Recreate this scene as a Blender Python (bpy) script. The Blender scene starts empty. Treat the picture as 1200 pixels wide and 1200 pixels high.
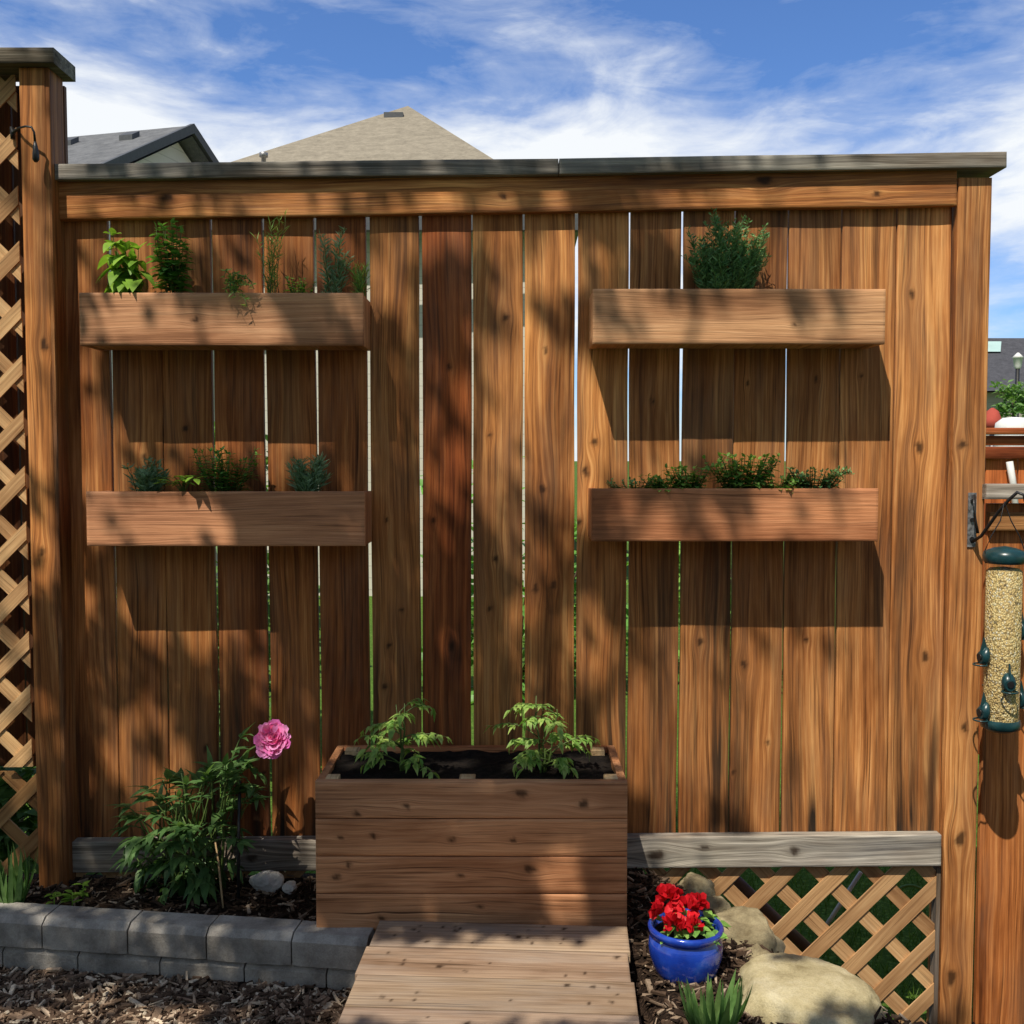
import bpy, math, random
from math import sin, cos, tan, pi, radians, exp, sqrt, atan2
from mathutils import Vector, noise as mnoise
random.seed(7)
R = random.random
U = random.uniform
V = Vector
scene = bpy.context.scene
COL = scene.collection

# ------------------------------------------------------------------ camera
D = 2.81                      # camera to picket face (world y = 0)
CAM = V((0, -D, 1.15))
PITCH = radians(3.0)
FPX = 1200.0
def P(px, py, d=D):
    """world point seen at a photo position, at true depth d from the camera"""
    a = (px-600)/FPX; b = (600-py)/FPX
    dx, dy, dz = a, cos(PITCH)+b*sin(PITCH), -sin(PITCH)+b*cos(PITCH)
    return CAM + V((dx, dy, dz))*(d/dy)
cd = bpy.data.cameras.new('camera'); cam = bpy.data.objects.new('camera', cd); COL.objects.link(cam)
cam.location = CAM; cam.rotation_euler = (radians(90)-PITCH, 0, 0)
cd.sensor_width = 36; cd.lens = 36; cd.clip_start = .05; cd.clip_end = 2000
scene.camera = cam

SUN = V((0.07, 0.14, -0.248)).normalized()      # direction the light travels

# ------------------------------------------------------------------ materials
def new_mat(name):
    m = bpy.data.materials.new(name); m.use_nodes = True
    nt = m.node_tree; nt.nodes.clear()
    return m, nt, nt.nodes, nt.links
class G:
    """tiny node-graph helper"""
    def __init__(s, name):
        s.m, s.nt, s.N, s.L = new_mat(name)
        s.out = s.N.new('ShaderNodeOutputMaterial')
    def n(s, t, **kw):
        nd = s.N.new(t)
        for k, v in kw.items(): setattr(nd, k, v)
        return nd
    def put(s, sock, v):
        if hasattr(v, 'is_linked'): s.L.new(v, sock)
        else: sock.default_value = v
    def math(s, op, a, b=0.0, clamp=False):
        nd = s.n('ShaderNodeMath', operation=op); nd.use_clamp = clamp
        s.put(nd.inputs[0], a); s.put(nd.inputs[1], b); return nd.outputs[0]
    def vmul(s, a, b):
        nd = s.n('ShaderNodeVectorMath', operation='MULTIPLY'); s.put(nd.inputs[0], a); s.put(nd.inputs[1], b); return nd.outputs[0]
    def noise(s, vec, scale, detail=3, rough=.55, dist=0):
        nd = s.n('ShaderNodeTexNoise'); s.put(nd.inputs['Vector'], vec)
        nd.inputs['Scale'].default_value = scale; nd.inputs['Detail'].default_value = detail
        nd.inputs['Roughness'].default_value = rough; nd.inputs['Distortion'].default_value = dist
        return nd.outputs[0]
    def vor(s, vec, scale, out='Distance', feature='F1'):
        nd = s.n('ShaderNodeTexVoronoi', feature=feature); s.put(nd.inputs['Vector'], vec); nd.inputs['Scale'].default_value = scale
        return nd.outputs[out]
    def ramp(s, f, stops):
        nd = s.n('ShaderNodeValToRGB'); cr = nd.color_ramp
        while len(cr.elements) < len(stops): cr.elements.new(.5)
        for e, (p, c) in zip(cr.elements, stops):
            e.position = p; e.color = tuple(c)+(1,) if len(c) == 3 else c
        s.put(nd.inputs[0], f); return nd.outputs[0]
    def mix(s, f, a, b, bt='MIX'):
        nd = s.n('ShaderNodeMix', data_type='RGBA', blend_type=bt)
        s.put(nd.inputs[0], f)
        for sk, v in ((nd.inputs[6], a), (nd.inputs[7], b)):
            if isinstance(v, tuple) and len(v) == 3: v = v+(1,)
            s.put(sk, v)
        return nd.outputs[2]
    def attr(s, name, out='Fac'):
        nd = s.n('ShaderNodeAttribute'); nd.attribute_name = name; return nd.outputs[out]
    def obj(s): return s.n('ShaderNodeTexCoord').outputs['Object']
    def geo(s): return s.n('ShaderNodeNewGeometry').outputs['Position']
    def bump(s, h, strength=.3, dist=.003):
        nd = s.n('ShaderNodeBump'); nd.inputs['Strength'].default_value = strength; nd.inputs['Distance'].default_value = dist
        s.L.new(h, nd.inputs['Height']); return nd.outputs[0]
    def bsdf(s, col, rough=.6, spec=.3, normal=None, **kw):
        nd = s.n('ShaderNodeBsdfPrincipled')
        if isinstance(col, tuple) and len(col) == 3: col = col+(1,)
        s.put(nd.inputs['Base Color'], col); s.put(nd.inputs['Roughness'], rough); s.put(nd.inputs['Specular IOR Level'], spec)
        if normal is not None: s.L.new(normal, nd.inputs['Normal'])
        for k, v in kw.items(): s.put(nd.inputs[k.replace('_', ' ')], v)
        return nd.outputs[0]
    def done(s, sh):
        s.L.new(sh, s.out.inputs[0]); return s.m

def wood_mat(name, dark, mid, light, streak=.55, knotcol=(.022, .009, .004), grey=(.16, .14, .12), rough=.6, gfac=.0, spec=.22):
    g = G(name); gr = g.attr('grain', 'Vector'); kn = g.attr('knot'); dk = g.attr('dark')
    tint = g.n('ShaderNodeObjectInfo').outputs['Color']
    low = g.noise(g.vmul(gr, (6, 6, 1.1)), 1, 2)
    add = g.n('ShaderNodeVectorMath', operation='ADD'); g.L.new(gr, add.inputs[0])
    cmb = g.n('ShaderNodeCombineXYZ'); g.put(cmb.inputs[0], g.math('MULTIPLY', g.math('SUBTRACT', low, .5), .06)); g.L.new(cmb.outputs[0], add.inputs[1])
    w = add.outputs[0]
    n1 = g.noise(g.vmul(w, (260, 260, 5)), 1, 4, .65)
    n2 = g.noise(g.vmul(w, (48, 48, 1.3)), 1, 4, .6)
    sp = g.n('ShaderNodeSeparateXYZ'); g.L.new(w, sp.inputs[0])
    ring = g.math('SINE', g.math('ADD', g.math('MULTIPLY', sp.outputs[0], 420.0), g.math('MULTIPLY', n2, 7.0)))
    n3 = g.noise(g.vmul(w, (11, 11, 2.2)), 1, 4, .6)
    f = g.math('ADD', g.math('MULTIPLY', n2, streak), g.math('MULTIPLY', n1, .45))
    f = g.math('ADD', f, g.math('MULTIPLY', ring, .022)); f = g.math('ADD', f, g.math('MULTIPLY', n3, .20))
    tot = streak+.45+.20
    f = g.math('DIVIDE', f, tot)
    c = g.ramp(f, [(.36, dark), (.5, mid), (.64, light)])
    blot = g.noise(g.vmul(w, (7, 7, 1.7)), 1, 4, .6)
    c = g.mix(1.0, c, g.ramp(blot, [(.28, (.40, .33, .29)), (.40, (.72, .66, .62)), (.52, (1, 1, 1)), (.70, (1.22, 1.24, 1.2))]), 'MULTIPLY')
    c = g.mix(1.0, c, tint, 'MULTIPLY')
    # weathered streaks: thin dark raised grain and grey patches
    thin = g.ramp(g.noise(g.vmul(w, (120, 120, 2.4)), 1, 3, .6), [(.32, (0.25, .22, .2)), (.43, (1, 1, 1))])
    c = g.mix(.7, c, thin, 'MULTIPLY')
    crack = g.ramp(g.noise(g.vmul(w, (75, 75, 1.1)), 1, 2, .5), [(.245, (.08, .06, .05)), (.275, (1, 1, 1))])
    c = g.mix(.8, c, crack, 'MULTIPLY')
    if gfac > 0:
        gm = g.ramp(g.noise(g.vmul(w, (14, 14, 2.5)), 1, 4, .65), [(.45, (0, 0, 0)), (.68, (1, 1, 1))])
        c = g.mix(g.math('MULTIPLY', gm, gfac), c, grey)
    stk = g.ramp(g.noise(g.vmul(w, (62, 62, 1.6)), 1, 4, .6), [(.40, (0, 0, 0)), (.56, (1, 1, 1))])
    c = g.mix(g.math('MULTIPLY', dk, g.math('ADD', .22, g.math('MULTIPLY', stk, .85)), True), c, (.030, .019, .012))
    c = g.mix(kn, c, knotcol)
    h = g.math('ADD', g.math('MULTIPLY', n1, .7), g.math('MULTIPLY', n2, .6))
    return g.done(g.bsdf(c, g.math('ADD', g.math('MULTIPLY', n1, .25), rough-.1), spec, g.bump(h, .55, .004)))

WOOD = wood_mat('stained_cedar', (.18, .061, .019), (.51, .201, .061), (.83, .415, .155), gfac=.26, grey=(.20, .145, .10))
WOODB = wood_mat('planter_cedar', (.35, .172, .087), (.54, .275, .143), (.68, .385, .215), streak=.3)
WEATH = wood_mat('weathered_grey_wood', (.06, .055, .05), (.20, .18, .155), (.38, .35, .31), grey=(.3, .3, .3), rough=.8, gfac=.3, spec=.1)
DECKM = wood_mat('worn_deck_wood', (.24, .168, .115), (.35, .25, .175), (.47, .35, .26), streak=.18, gfac=.45, grey=(.36, .30, .25), rough=.75, spec=.12)
LATT = wood_mat('lattice_wood', (.34, .18, .08), (.52, .30, .14), (.64, .41, .21), streak=.4)
PALE = wood_mat('pale_cut_wood', (.45, .30, .15), (.62, .44, .24), (.72, .55, .33), streak=.3)
REDW = wood_mat('red_stained_wood', (.24, .058, .018), (.42, .105, .032), (.52, .16, .055), streak=.4)

def leaf_mat(name, c1, c2, trans=.35, rough=.45, spec=.35):
    g = G(name); t = g.attr('tint')
    c = g.ramp(t, [(0, c1), (1, c2)])
    c = g.mix(1.0, c, g.ramp(g.noise(g.geo(), 60, 2), [(.3, (.75, .78, .7)), (.7, (1.15, 1.12, 1.1))]), 'MULTIPLY')
    b = g.bsdf(c, rough, spec)
    tr = g.n('ShaderNodeBsdfTranslucent'); g.put(tr.inputs[0], g.mix(1.0, c, (1.3, 1.35, .7), 'MULTIPLY'))
    mx = g.n('ShaderNodeMixShader'); mx.inputs[0].default_value = trans
    g.L.new(b, mx.inputs[1]); g.L.new(tr.outputs[0], mx.inputs[2])
    return g.done(mx.outputs[0])
L_BASIL = leaf_mat('basil_leaf', (0.10, 0.22, 0.025), (0.30, 0.50, 0.07))
L_MINT = leaf_mat('mint_leaf', (0.095, 0.255, 0.058), (0.238, 0.51, 0.112))
L_DARK = leaf_mat('peony_leaf', (0.056, 0.136, 0.042), (0.24, 0.4, 0.136))
L_ROSE = leaf_mat('rosemary_leaf', (0.085, 0.224, 0.078), (0.256, 0.48, 0.179), trans=.15)
L_GREY = leaf_mat('grey_green_leaf', (0.151, 0.278, 0.151), (0.329, 0.506, 0.304), trans=.2)
L_DILL = leaf_mat('dill_leaf', (0.146, 0.317, 0.073), (0.365, 0.6, 0.146))
L_TOM = leaf_mat('tomato_leaf', (0.164, 0.351, 0.07), (0.469, 0.6, 0.175))
L_THYME = leaf_mat('thyme_leaf', (0.127, 0.304, 0.065), (0.355, 0.6, 0.14))
L_IRIS = leaf_mat('strap_leaf', (0.09, 0.21, 0.06), (0.25, 0.42, 0.14))
L_GRASS = leaf_mat('grass_blade', (.05, .12, .015), (.13, .24, .035))
L_TREE = leaf_mat('tree_leaf', (.035, .085, .015), (.08, .16, .03))
PETAL = leaf_mat('pink_petal', (.84, .17, .62), (.93, .46, .86), trans=.35, spec=.2)
REDP = leaf_mat('red_petal', (.42, .004, .012), (.72, .018, .03), trans=.25, spec=.2)
STEM = leaf_mat('green_stem', (.07, .12, .03), (.12, .18, .05), trans=0)
BARK = G('bark'); _n = BARK.noise(BARK.vmul(BARK.obj(), (6, 6, 1.5)), 6, 6, .7)
BARK = BARK.done(BARK.bsdf(BARK.ramp(_n, [(.3, (.04, .028, .02)), (.7, (.16, .12, .09))]), .9, .1, BARK.bump(_n, .8, .02)))

def simple(name, col, rough=.5, spec=.4, var=.12, scale=30, bump=0, metal=0):
    g = G(name); n = g.noise(g.obj(), scale, 4, .6)
    lo = tuple(max(0, x*(1-var)) for x in col); hi = tuple(min(1, x*(1+var)) for x in col)
    nm = g.bump(n, bump, .004) if bump else None
    return g.done(g.bsdf(g.ramp(n, [(.3, lo), (.7, hi)]), rough, spec, nm, Metallic=metal))
def stone_mat(name, a, b, c, scale=5, bump=.5, rough=.85):
    g = G(name); o = g.obj()
    n = g.noise(o, scale, 7, .65); f = g.noise(o, scale*28, 4, .7)
    col = g.ramp(n, [(.3, a), (.5, b), (.68, c)])
    col = g.mix(.6, col, g.ramp(f, [(.3, (.68, .68, .68)), (.65, (1.12, 1.12, 1.12))]), 'MULTIPLY')
    h = g.math('ADD', g.math('MULTIPLY', n, 1.2), g.math('MULTIPLY', f, .35))
    return g.done(g.bsdf(col, rough, .2, g.bump(h, bump, .01)))
CONC = stone_mat('concrete_block', (.19, .172, .15), (.40, .365, .32), (.60, .55, .48), 9, .7)
ROCK = stone_mat('sandstone', (.24, .19, .09), (.50, .425, .25), (.63, .56, .38), 9, .8)
ROCK2 = stone_mat('mossy_sandstone', (.16, .125, .07), (.36, .30, .18), (.52, .455, .31), 8, .8)
WHITER = stone_mat('pale_gap_stone', (.45, .43, .40), (.6, .58, .54), (.7, .68, .64), 14, .3)
SOIL = stone_mat('potting_soil', (.006, .005, .004), (.014, .010, .008), (.03, .022, .016), 40, 1, .95)
SHING = None
def shingle(name, a, b):
    g = G(name); o = g.geo()
    n = g.noise(o, 14, 5, .85); br = g.noise(g.vmul(o, (1, 1, 1.4)), 5.5, 5, .8)
    w = g.math('SINE', g.math('MULTIPLY', g.n('ShaderNodeSeparateXYZ').outputs[2], 1))
    sp = g.n('ShaderNodeSeparateXYZ'); g.L.new(o, sp.inputs[0])
    row = g.math('FRACT', g.math('MULTIPLY', sp.outputs[2], 13.0))
    col = g.mix(.5, g.ramp(n, [(.35, a), (.65, b)]), g.ramp(br, [(.3, tuple(x*.7 for x in a)), (.7, tuple(min(1, x*1.15) for x in b))]))
    col = g.mix(.5, col, g.ramp(row, [(.0, (.82, .82, .82)), (.18, (1, 1, 1))]), 'MULTIPLY')
    return g.done(g.bsdf(col, .9, .1, g.bump(n, .4, .02)))
SH_GREY = shingle('grey_shingles', (.10, .105, .115), (.20, .205, .215))
SH_TAN = shingle('tan_shingles', (.20, .175, .135), (.34, .30, .235))
SH_DARK = shingle('dark_shingles', (.05, .052, .06), (.10, .10, .115))
def siding(name, col):
    g = G(name); o = g.geo(); sp = g.n('ShaderNodeSeparateXYZ'); g.L.new(o, sp.inputs[0])
    row = g.math('FRACT', g.math('MULTIPLY', sp.outputs[2], 7.0))
    c = g.mix(1.0, tuple(col), g.ramp(row, [(0, (.7, .7, .7)), (.12, (1, 1, 1))]), 'MULTIPLY')
    c = g.mix(.3, c, g.ramp(g.noise(o, 3, 4), [(.3, (.8, .8, .8)), (.7, (1.1, 1.1, 1.1))]), 'MULTIPLY')
    return g.done(g.bsdf(c, .7, .2))
SIDE_A = siding('pale_grey_siding', (.72, .70, .66)); SIDE_B = siding('cream_siding', (.62, .58, .50)); SIDE_C = siding('taupe_siding', (.36, .33, .29))
TRIM = simple('dark_fascia', (.085, .09, .10), .6, .3)
WHITE = simple('white_paint', (.75, .75, .73), .5, .3, .06)
GLASSP = simple('window_glass', (.10, .14, .15), .08, .6, .2, 2)
SKYL = simple('skylight_glass', (.45, .62, .58), .15, .6, .1, 2)
BLACK = simple('black_metal', (.012, .012, .013), .45, .5, .4, 60, .3)
TEAL = simple('dark_teal_plastic', (.010, .045, .052), .3, .5, .3, 40)
GALV = simple('scratched_metal', (.28, .28, .29), .45, .5, .7, 90, .3, .6)
PIPE = simple('brown_pipe', (.12, .06, .035), .55, .3, .3, 20)
STICKW = simple('pale_stick', (.6, .58, .54), .6, .3, .15, 30)
REDC = simple('faded_red_cloth', (.38, .07, .05), .8, .2, .2, 8)
GLAZE = G('blue_glaze')
_n = GLAZE.noise(GLAZE.obj(), 14, 5, .6)
GLAZE = GLAZE.done(GLAZE.bsdf(GLAZE.ramp(_n, [(.3, (.006, .022, .20)), (.55, (.012, .05, .38)), (.75, (.04, .13, .55))]), .16, .6, GLAZE.bump(_n, .15, .01), Coat_Weight=.5))
def chip_mat(name, a, b, c):
    g = G(name); t = g.attr('tint'); o = g.geo()
    col = g.ramp(t, [(0, a), (.55, b), (1, c)])
    col = g.mix(.7, col, g.ramp(g.noise(o, 180, 3, .7), [(.3, (.5, .5, .5)), (.7, (1.2, 1.2, 1.2))]), 'MULTIPLY')
    return g.done(g.bsdf(col, .85, .15, g.bump(g.noise(o, 300, 2), .4, .002)))
CHIP = chip_mat('wood_chip', (.07, .042, .028), (.34, .23, .155), (.85, .71, .53))
CHIPD = chip_mat('dark_mulch_chip', (.02, .012, .008), (.12, .075, .048), (.46, .35, .25))
def ground_mat(name, a, b, scale, bump):
    g = G(name); o = g.geo(); n = g.noise(o, scale, 7, .75); v = g.vor(g.vmul(o, (1, 1, .4)), scale*4)
    c = g.mix(.6, g.ramp(n, [(.3, a), (.7, b)]), g.ramp(v, [(0, tuple(x*1.5 for x in b)), (.5, a)]))
    return g.done(g.bsdf(c, .95, .1, g.bump(g.math('ADD', n, v), bump, .012)))
MULCH = ground_mat('mulch_ground', (.018, .011, .008), (.075, .047, .032), 30, 1)
LAWN = ground_mat('lawn_ground', (.045, .10, .013), (.14, .22, .038), 14, .5)
SEED = G('bird_seed')
_o = SEED.geo(); _vc = SEED.vor(SEED.vmul(_o, (1, 1, .75)), 250, 'Color'); _vd = SEED.vor(SEED.vmul(_o, (1, 1, .75)), 250)
_sp = SEED.n('ShaderNodeSeparateColor'); SEED.L.new(_vc, _sp.inputs[0])
_c = SEED.ramp(_sp.outputs[0], [(0, (.16, .12, .08)), (.15, (.55, .40, .18)), (.55, (.78, .58, .25)), (.85, (.85, .72, .40)), (1, (.75, .72, .62))])
_c = SEED.mix(.8, _c, SEED.ramp(_vd, [(.25, (1.1, 1.1, 1.1)), (.75, (.5, .47, .42))]), 'MULTIPLY')
_iv = SEED.math('SUBTRACT', 1, _vd)
SEED = SEED.done(SEED.bsdf(_c, .6, .3, SEED.bump(_iv, .9, .004)))
TUBE = G('clear_plastic')
_t = TUBE.n('ShaderNodeBsdfTransparent'); _t.inputs[0].default_value = (.95, .95, .93, 1)
_gl = TUBE.n('ShaderNodeBsdfGlossy'); _gl.inputs['Roughness'].default_value = .08
_mx = TUBE.n('ShaderNodeMixShader'); _mx.inputs[0].default_value = .07; TUBE.L.new(_t.outputs[0], _mx.inputs[1]); TUBE.L.new(_gl.outputs[0], _mx.inputs[2])
TUBE = TUBE.done(_mx.outputs[0])

# ------------------------------------------------------------------ mesh builder
class MB:
    def __init__(s): s.v = []; s.f = []; s.gr = []; s.kn = []; s.dk = []; s.ti = []; s.smooth = []
    def add(s, v, gr=(0, 0, 0), kn=0., dk=0., ti=.5):
        s.v.append(V(v)); s.gr.append(tuple(gr)); s.kn.append(kn); s.dk.append(dk); s.ti.append(ti); return len(s.v)-1
    def face(s, idx, sm=False): s.f.append(idx); s.smooth.append(sm)
    def build(s, name, mat, parent=None, tint=None):
        me = bpy.data.meshes.new(name)
        off = parent_loc(parent)
        me.from_pydata([tuple(p-off) for p in s.v], [], s.f); n = len(s.v)
        a = me.attributes.new('grain', 'FLOAT_VECTOR', 'POINT'); a.data.foreach_set('vector', [c for t in s.gr for c in t])
        for nm, arr in (('knot', s.kn), ('dark', s.dk), ('tint', s.ti)):
            a = me.attributes.new(nm, 'FLOAT', 'POINT'); a.data.foreach_set('value', arr)
        me.polygons.foreach_set('use_smooth', s.smooth)
        me.materials.append(mat); me.update()
        o = bpy.data.objects.new(name, me); COL.objects.link(o)
        if parent is not None: o.parent = parent
        if tint is not None: o.color = tuple(tint)+(1,) if len(tint) == 3 else tint
        return o
WLOC = {}
def parent_loc(p):
    if p is None: return V((0, 0, 0))
    t = V((0, 0, 0))
    while p is not None: t += p.location; p = p.parent
    return t
def thing(name, label, cat, loc, group=None):
    o = bpy.data.objects.new(name, None); COL.objects.link(o); o.location = loc
    o.empty_display_size = .05
    o['label'] = label; o['category'] = cat
    if group: o['group'] = group
    return o
def solo(o, label, cat, group=None):
    o['label'] = label; o['category'] = cat
    if group: o['group'] = group
    # put the origin at the thing's base
    me = o.data; n = len(me.vertices)
    xs = [v.co for v in me.vertices]
    c = V((sum(p.x for p in xs)/n, sum(p.y for p in xs)/n, min(p.z for p in xs)))
    for v in me.vertices: v.co -= c
    o.location = o.location + c
    return o
def struct(o): o['kind'] = 'structure'; return o

def board(mb, p, across, along, W, L, T, knots=(), dark=None, step=.007, bev=.0018, wob=.0, cup=0., seed=None):
    """plank: p is the low corner of the front face, across/along unit vectors; the front faces across x along"""
    A = V(across).normalized(); B = V(along).normalized(); Nf = A.cross(B).normalized()
    rs = random.Random(seed if seed is not None else random.randrange(1 << 30))
    ou, ov, od = rs.uniform(-50, 50), rs.uniform(-50, 50), rs.uniform(-9, 9)
    nu = max(3, int(W/step)); nv = max(3, int(L/step))
    us = [0, bev]+[bev+(W-2*bev)*i/nu for i in range(1, nu)]+[W-bev, W]
    vs = [0, bev]+[bev+(L-2*bev)*i/nv for i in range(1, nv)]+[L-bev, L]
    def g(u, v, dep):
        gu, kk = u, 0.
        for (ku, kv, r) in knots:
            du, dv = u-ku, v-kv
            e = (du/(2.6*r))**2+(dv/(5*r))**2
            if e < 6: gu -= du*.85*exp(-e)
            an = atan2(dv, du); q = ((du/r)**2+(dv/(1.35*r))**2)*(1+.3*sin(2*an+ku*900)+.25*sin(3*an+kv*700))
            if q < 5: kk = max(kk, min(.85, 1.1*exp(-q*q*.8)), .3*exp(-q*.5))
        return (gu+ou, dep+od, v+ov), kk
    idx = []
    for j, v in enumerate(vs):
        row = []
        wv = wob*mnoise.noise(V((ou, v*2.2, 3.1))) if wob else 0
        for i, u in enumerate(us):
            edge = (i in (0, len(us)-1)) or (j in (0, len(vs)-1))
            gr, kk = g(u, v, 0)
            pos = p+A*(u+wv)+B*v-Nf*((bev if edge else 0)+cup*(2*u/W-1)**2)
            if wob: pos += Nf*wob*.6*mnoise.noise(V((v*1.7, ou, u*4)))
            dk = dark(u, v) if dark else 0.
            row.append(mb.add(pos, gr, kk, dk))
        idx.append(row)
    nU, nV = len(us), len(vs)
    for j in range(nV-1):
        for i in range(nU-1):
            mb.face((idx[j][i], idx[j][i+1], idx[j+1][i+1], idx[j+1][i]), True)
    loop = [idx[0][i] for i in range(nU)]+[idx[j][-1] for j in range(1, nV)]+[idx[-1][i] for i in range(nU-2, -1, -1)]+[idx[j][0] for j in range(nV-2, 0, -1)]
    back = []
    for k in loop:
        v0 = mb.v[k]; back.append(mb.add(v0-Nf*(T-bev), (mb.gr[k][0], mb.gr[k][1]+T, mb.gr[k][2]), 0, mb.dk[k]*.5))
    dup = [mb.add(mb.v[k], mb.gr[k], 0, mb.dk[k]) for k in loop]
    n = len(loop)
    for k in range(n):
        q = (k+1) % n
        mb.face((dup[q], dup[k], back[k], back[q]))
    mb.face(tuple(reversed(back)))
def plank(name, mat, parent, p, across, along, W, L, T, tint=(1, 1, 1), **kw):
    mb = MB(); board(mb, p, across, along, W, L, T, **kw)
    return mb.build(name, mat, parent, tint)
X_, Y_, Z_ = V((1, 0, 0)), V((0, 1, 0)), V((0, 0, 1))
def autoknots(W, L, n, r=(.006, .012)):
    return [(U(.15*W, .85*W), U(.03*L, .97*L), U(*r)) for _ in range(n)]

def tube(mb, pts, rads, seg=8, ti=.5, cap=True):
    rings = []
    n = len(pts); pts = [V(p) for p in pts]
    if not isinstance(rads, (list, tuple)): rads = [rads]*n
    up = V((0, 0, 1))
    for i in range(n):
        t = (pts[min(i+1, n-1)]-pts[max(i-1, 0)]).normalized()
        a = t.cross(up)
        if a.length < .2: a = t.cross(V((1, 0, 0)))
        a.normalize(); b = t.cross(a)
        rings.append([mb.add(pts[i]+(a*cos(2*pi*k/seg)+b*sin(2*pi*k/seg))*rads[i], (k*.01, 0, i*.05), ti=ti) for k in range(seg)])
    for i in range(n-1):
        for k in range(seg):
            q = (k+1) % seg
            mb.face((rings[i][k], rings[i+1][k], rings[i+1][q], rings[i][q]), True)
    if cap:
        mb.face(tuple(rings[0])); mb.face(tuple(reversed(rings[-1])))
def lathe(mb, c, prof, seg=48, axis=None, sm=True, closed=False):
    c = V(c); rings = []
    for (r, z) in prof:
        rings.append([mb.add(c+V((r*cos(2*pi*k/seg), r*sin(2*pi*k/seg), z))) for k in range(seg)])
    for i in range(len(prof)-1):
        for k in range(seg):
            q = (k+1) % seg
            mb.face((rings[i][k], rings[i][q], rings[i+1][q], rings[i+1][k]), sm)
    mb.face(tuple(mb.add(mb.v[k]) for k in reversed(rings[0]))); mb.face(tuple(mb.add(mb.v[k]) for k in rings[-1]))
def box(mb, lo, hi, bev=0):
    lo, hi = V(lo), V(hi)
    ids = [mb.add((x, y, z), (x, y, z)) for z in (lo.z, hi.z) for y in (lo.y, hi.y) for x in (lo.x, hi.x)]
    for f in ((0, 2, 3, 1), (4, 5, 7, 6), (0, 1, 5, 4), (2, 6, 7, 3), (0, 4, 6, 2), (1, 3, 7, 5)): mb.face(tuple(ids[i] for i in f))
def poly(mb, pts, sm=False): mb.face(tuple(mb.add(p, p) for p in pts), sm)

def clip_poly(pts, x0, x1, y0, y1):
    def cl(pts, f, inter):
        out = []
        for i in range(len(pts)):
            a, b = pts[i-1], pts[i]
            fa, fb = f(a), f(b)
            if fb >= 0:
                if fa < 0: out.append(inter(a, b, fa, fb))
                out.append(b)
            elif fa >= 0: out.append(inter(a, b, fa, fb))
        return out
    it = lambda a, b, fa, fb: (a[0]+(b[0]-a[0])*fa/(fa-fb), a[1]+(b[1]-a[1])*fa/(fa-fb))
    for f in (lambda p: p[0]-x0, lambda p: x1-p[0], lambda p: p[1]-y0, lambda p: y1-p[1]):
        if not pts: return []
        pts = cl(pts, f, it)
    return pts
def lattice(mb, x0, x1, z0, z1, yf, pitch=.108, w=.042, th=.0045, phase=0., xo=0.):
    """two layers of diagonal laths in the plane y = yf (front)"""
    for layer, sg in ((0, 1), (1, -1)):
        dx, dz = (1/sqrt(2), sg/sqrt(2)); nx, nz = (-dz, dx)
        cs = [(x0, z0), (x1, z0), (x0, z1), (x1, z1)]
        dd = [c[0]*nx+c[1]*nz for c in cs]
        k0 = int(math.floor((min(dd))/pitch))-1; k1 = int(math.ceil(max(dd)/pitch))+1
        yy = yf+layer*(th+.0006)
        for k in range(k0, k1+1):
            c = k*pitch+phase+nx*xo+U(-.002, .002); ww = w*U(.96, 1.04)
            pp = []
            for (s_, t_) in ((-8, -ww/2), (8, -ww/2), (8, ww/2), (-8, ww/2)):
                pp.append((nx*(c+t_)+dx*s_, nz*(c+t_)+dz*s_))
            pp = clip_poly(pp, x0, x1, z0, z1)
            if len(pp) < 3: continue
            ou, ov = U(-40, 40), U(-40, 40)
            def gg(q): return (q[0]*nx+q[1]*nz+ou, layer*3., q[0]*dx+q[1]*dz+ov)
            f = [mb.add((q[0], yy, q[1]), gg(q)) for q in pp]; b = [mb.add((q[0], yy+th, q[1]), gg(q)) for q in pp]
            area = sum(pp[i-1][0]*pp[i][1]-pp[i][0]*pp[i-1][1] for i in range(len(pp)))
            if area < 0: f.reverse(); b.reverse()
            n = len(f)
            mb.face(tuple(f)); mb.face(tuple(reversed(b)))
            for i in range(n): mb.face((f[(i+1) % n], f[i], b[i], b[(i+1) % n]))

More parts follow.
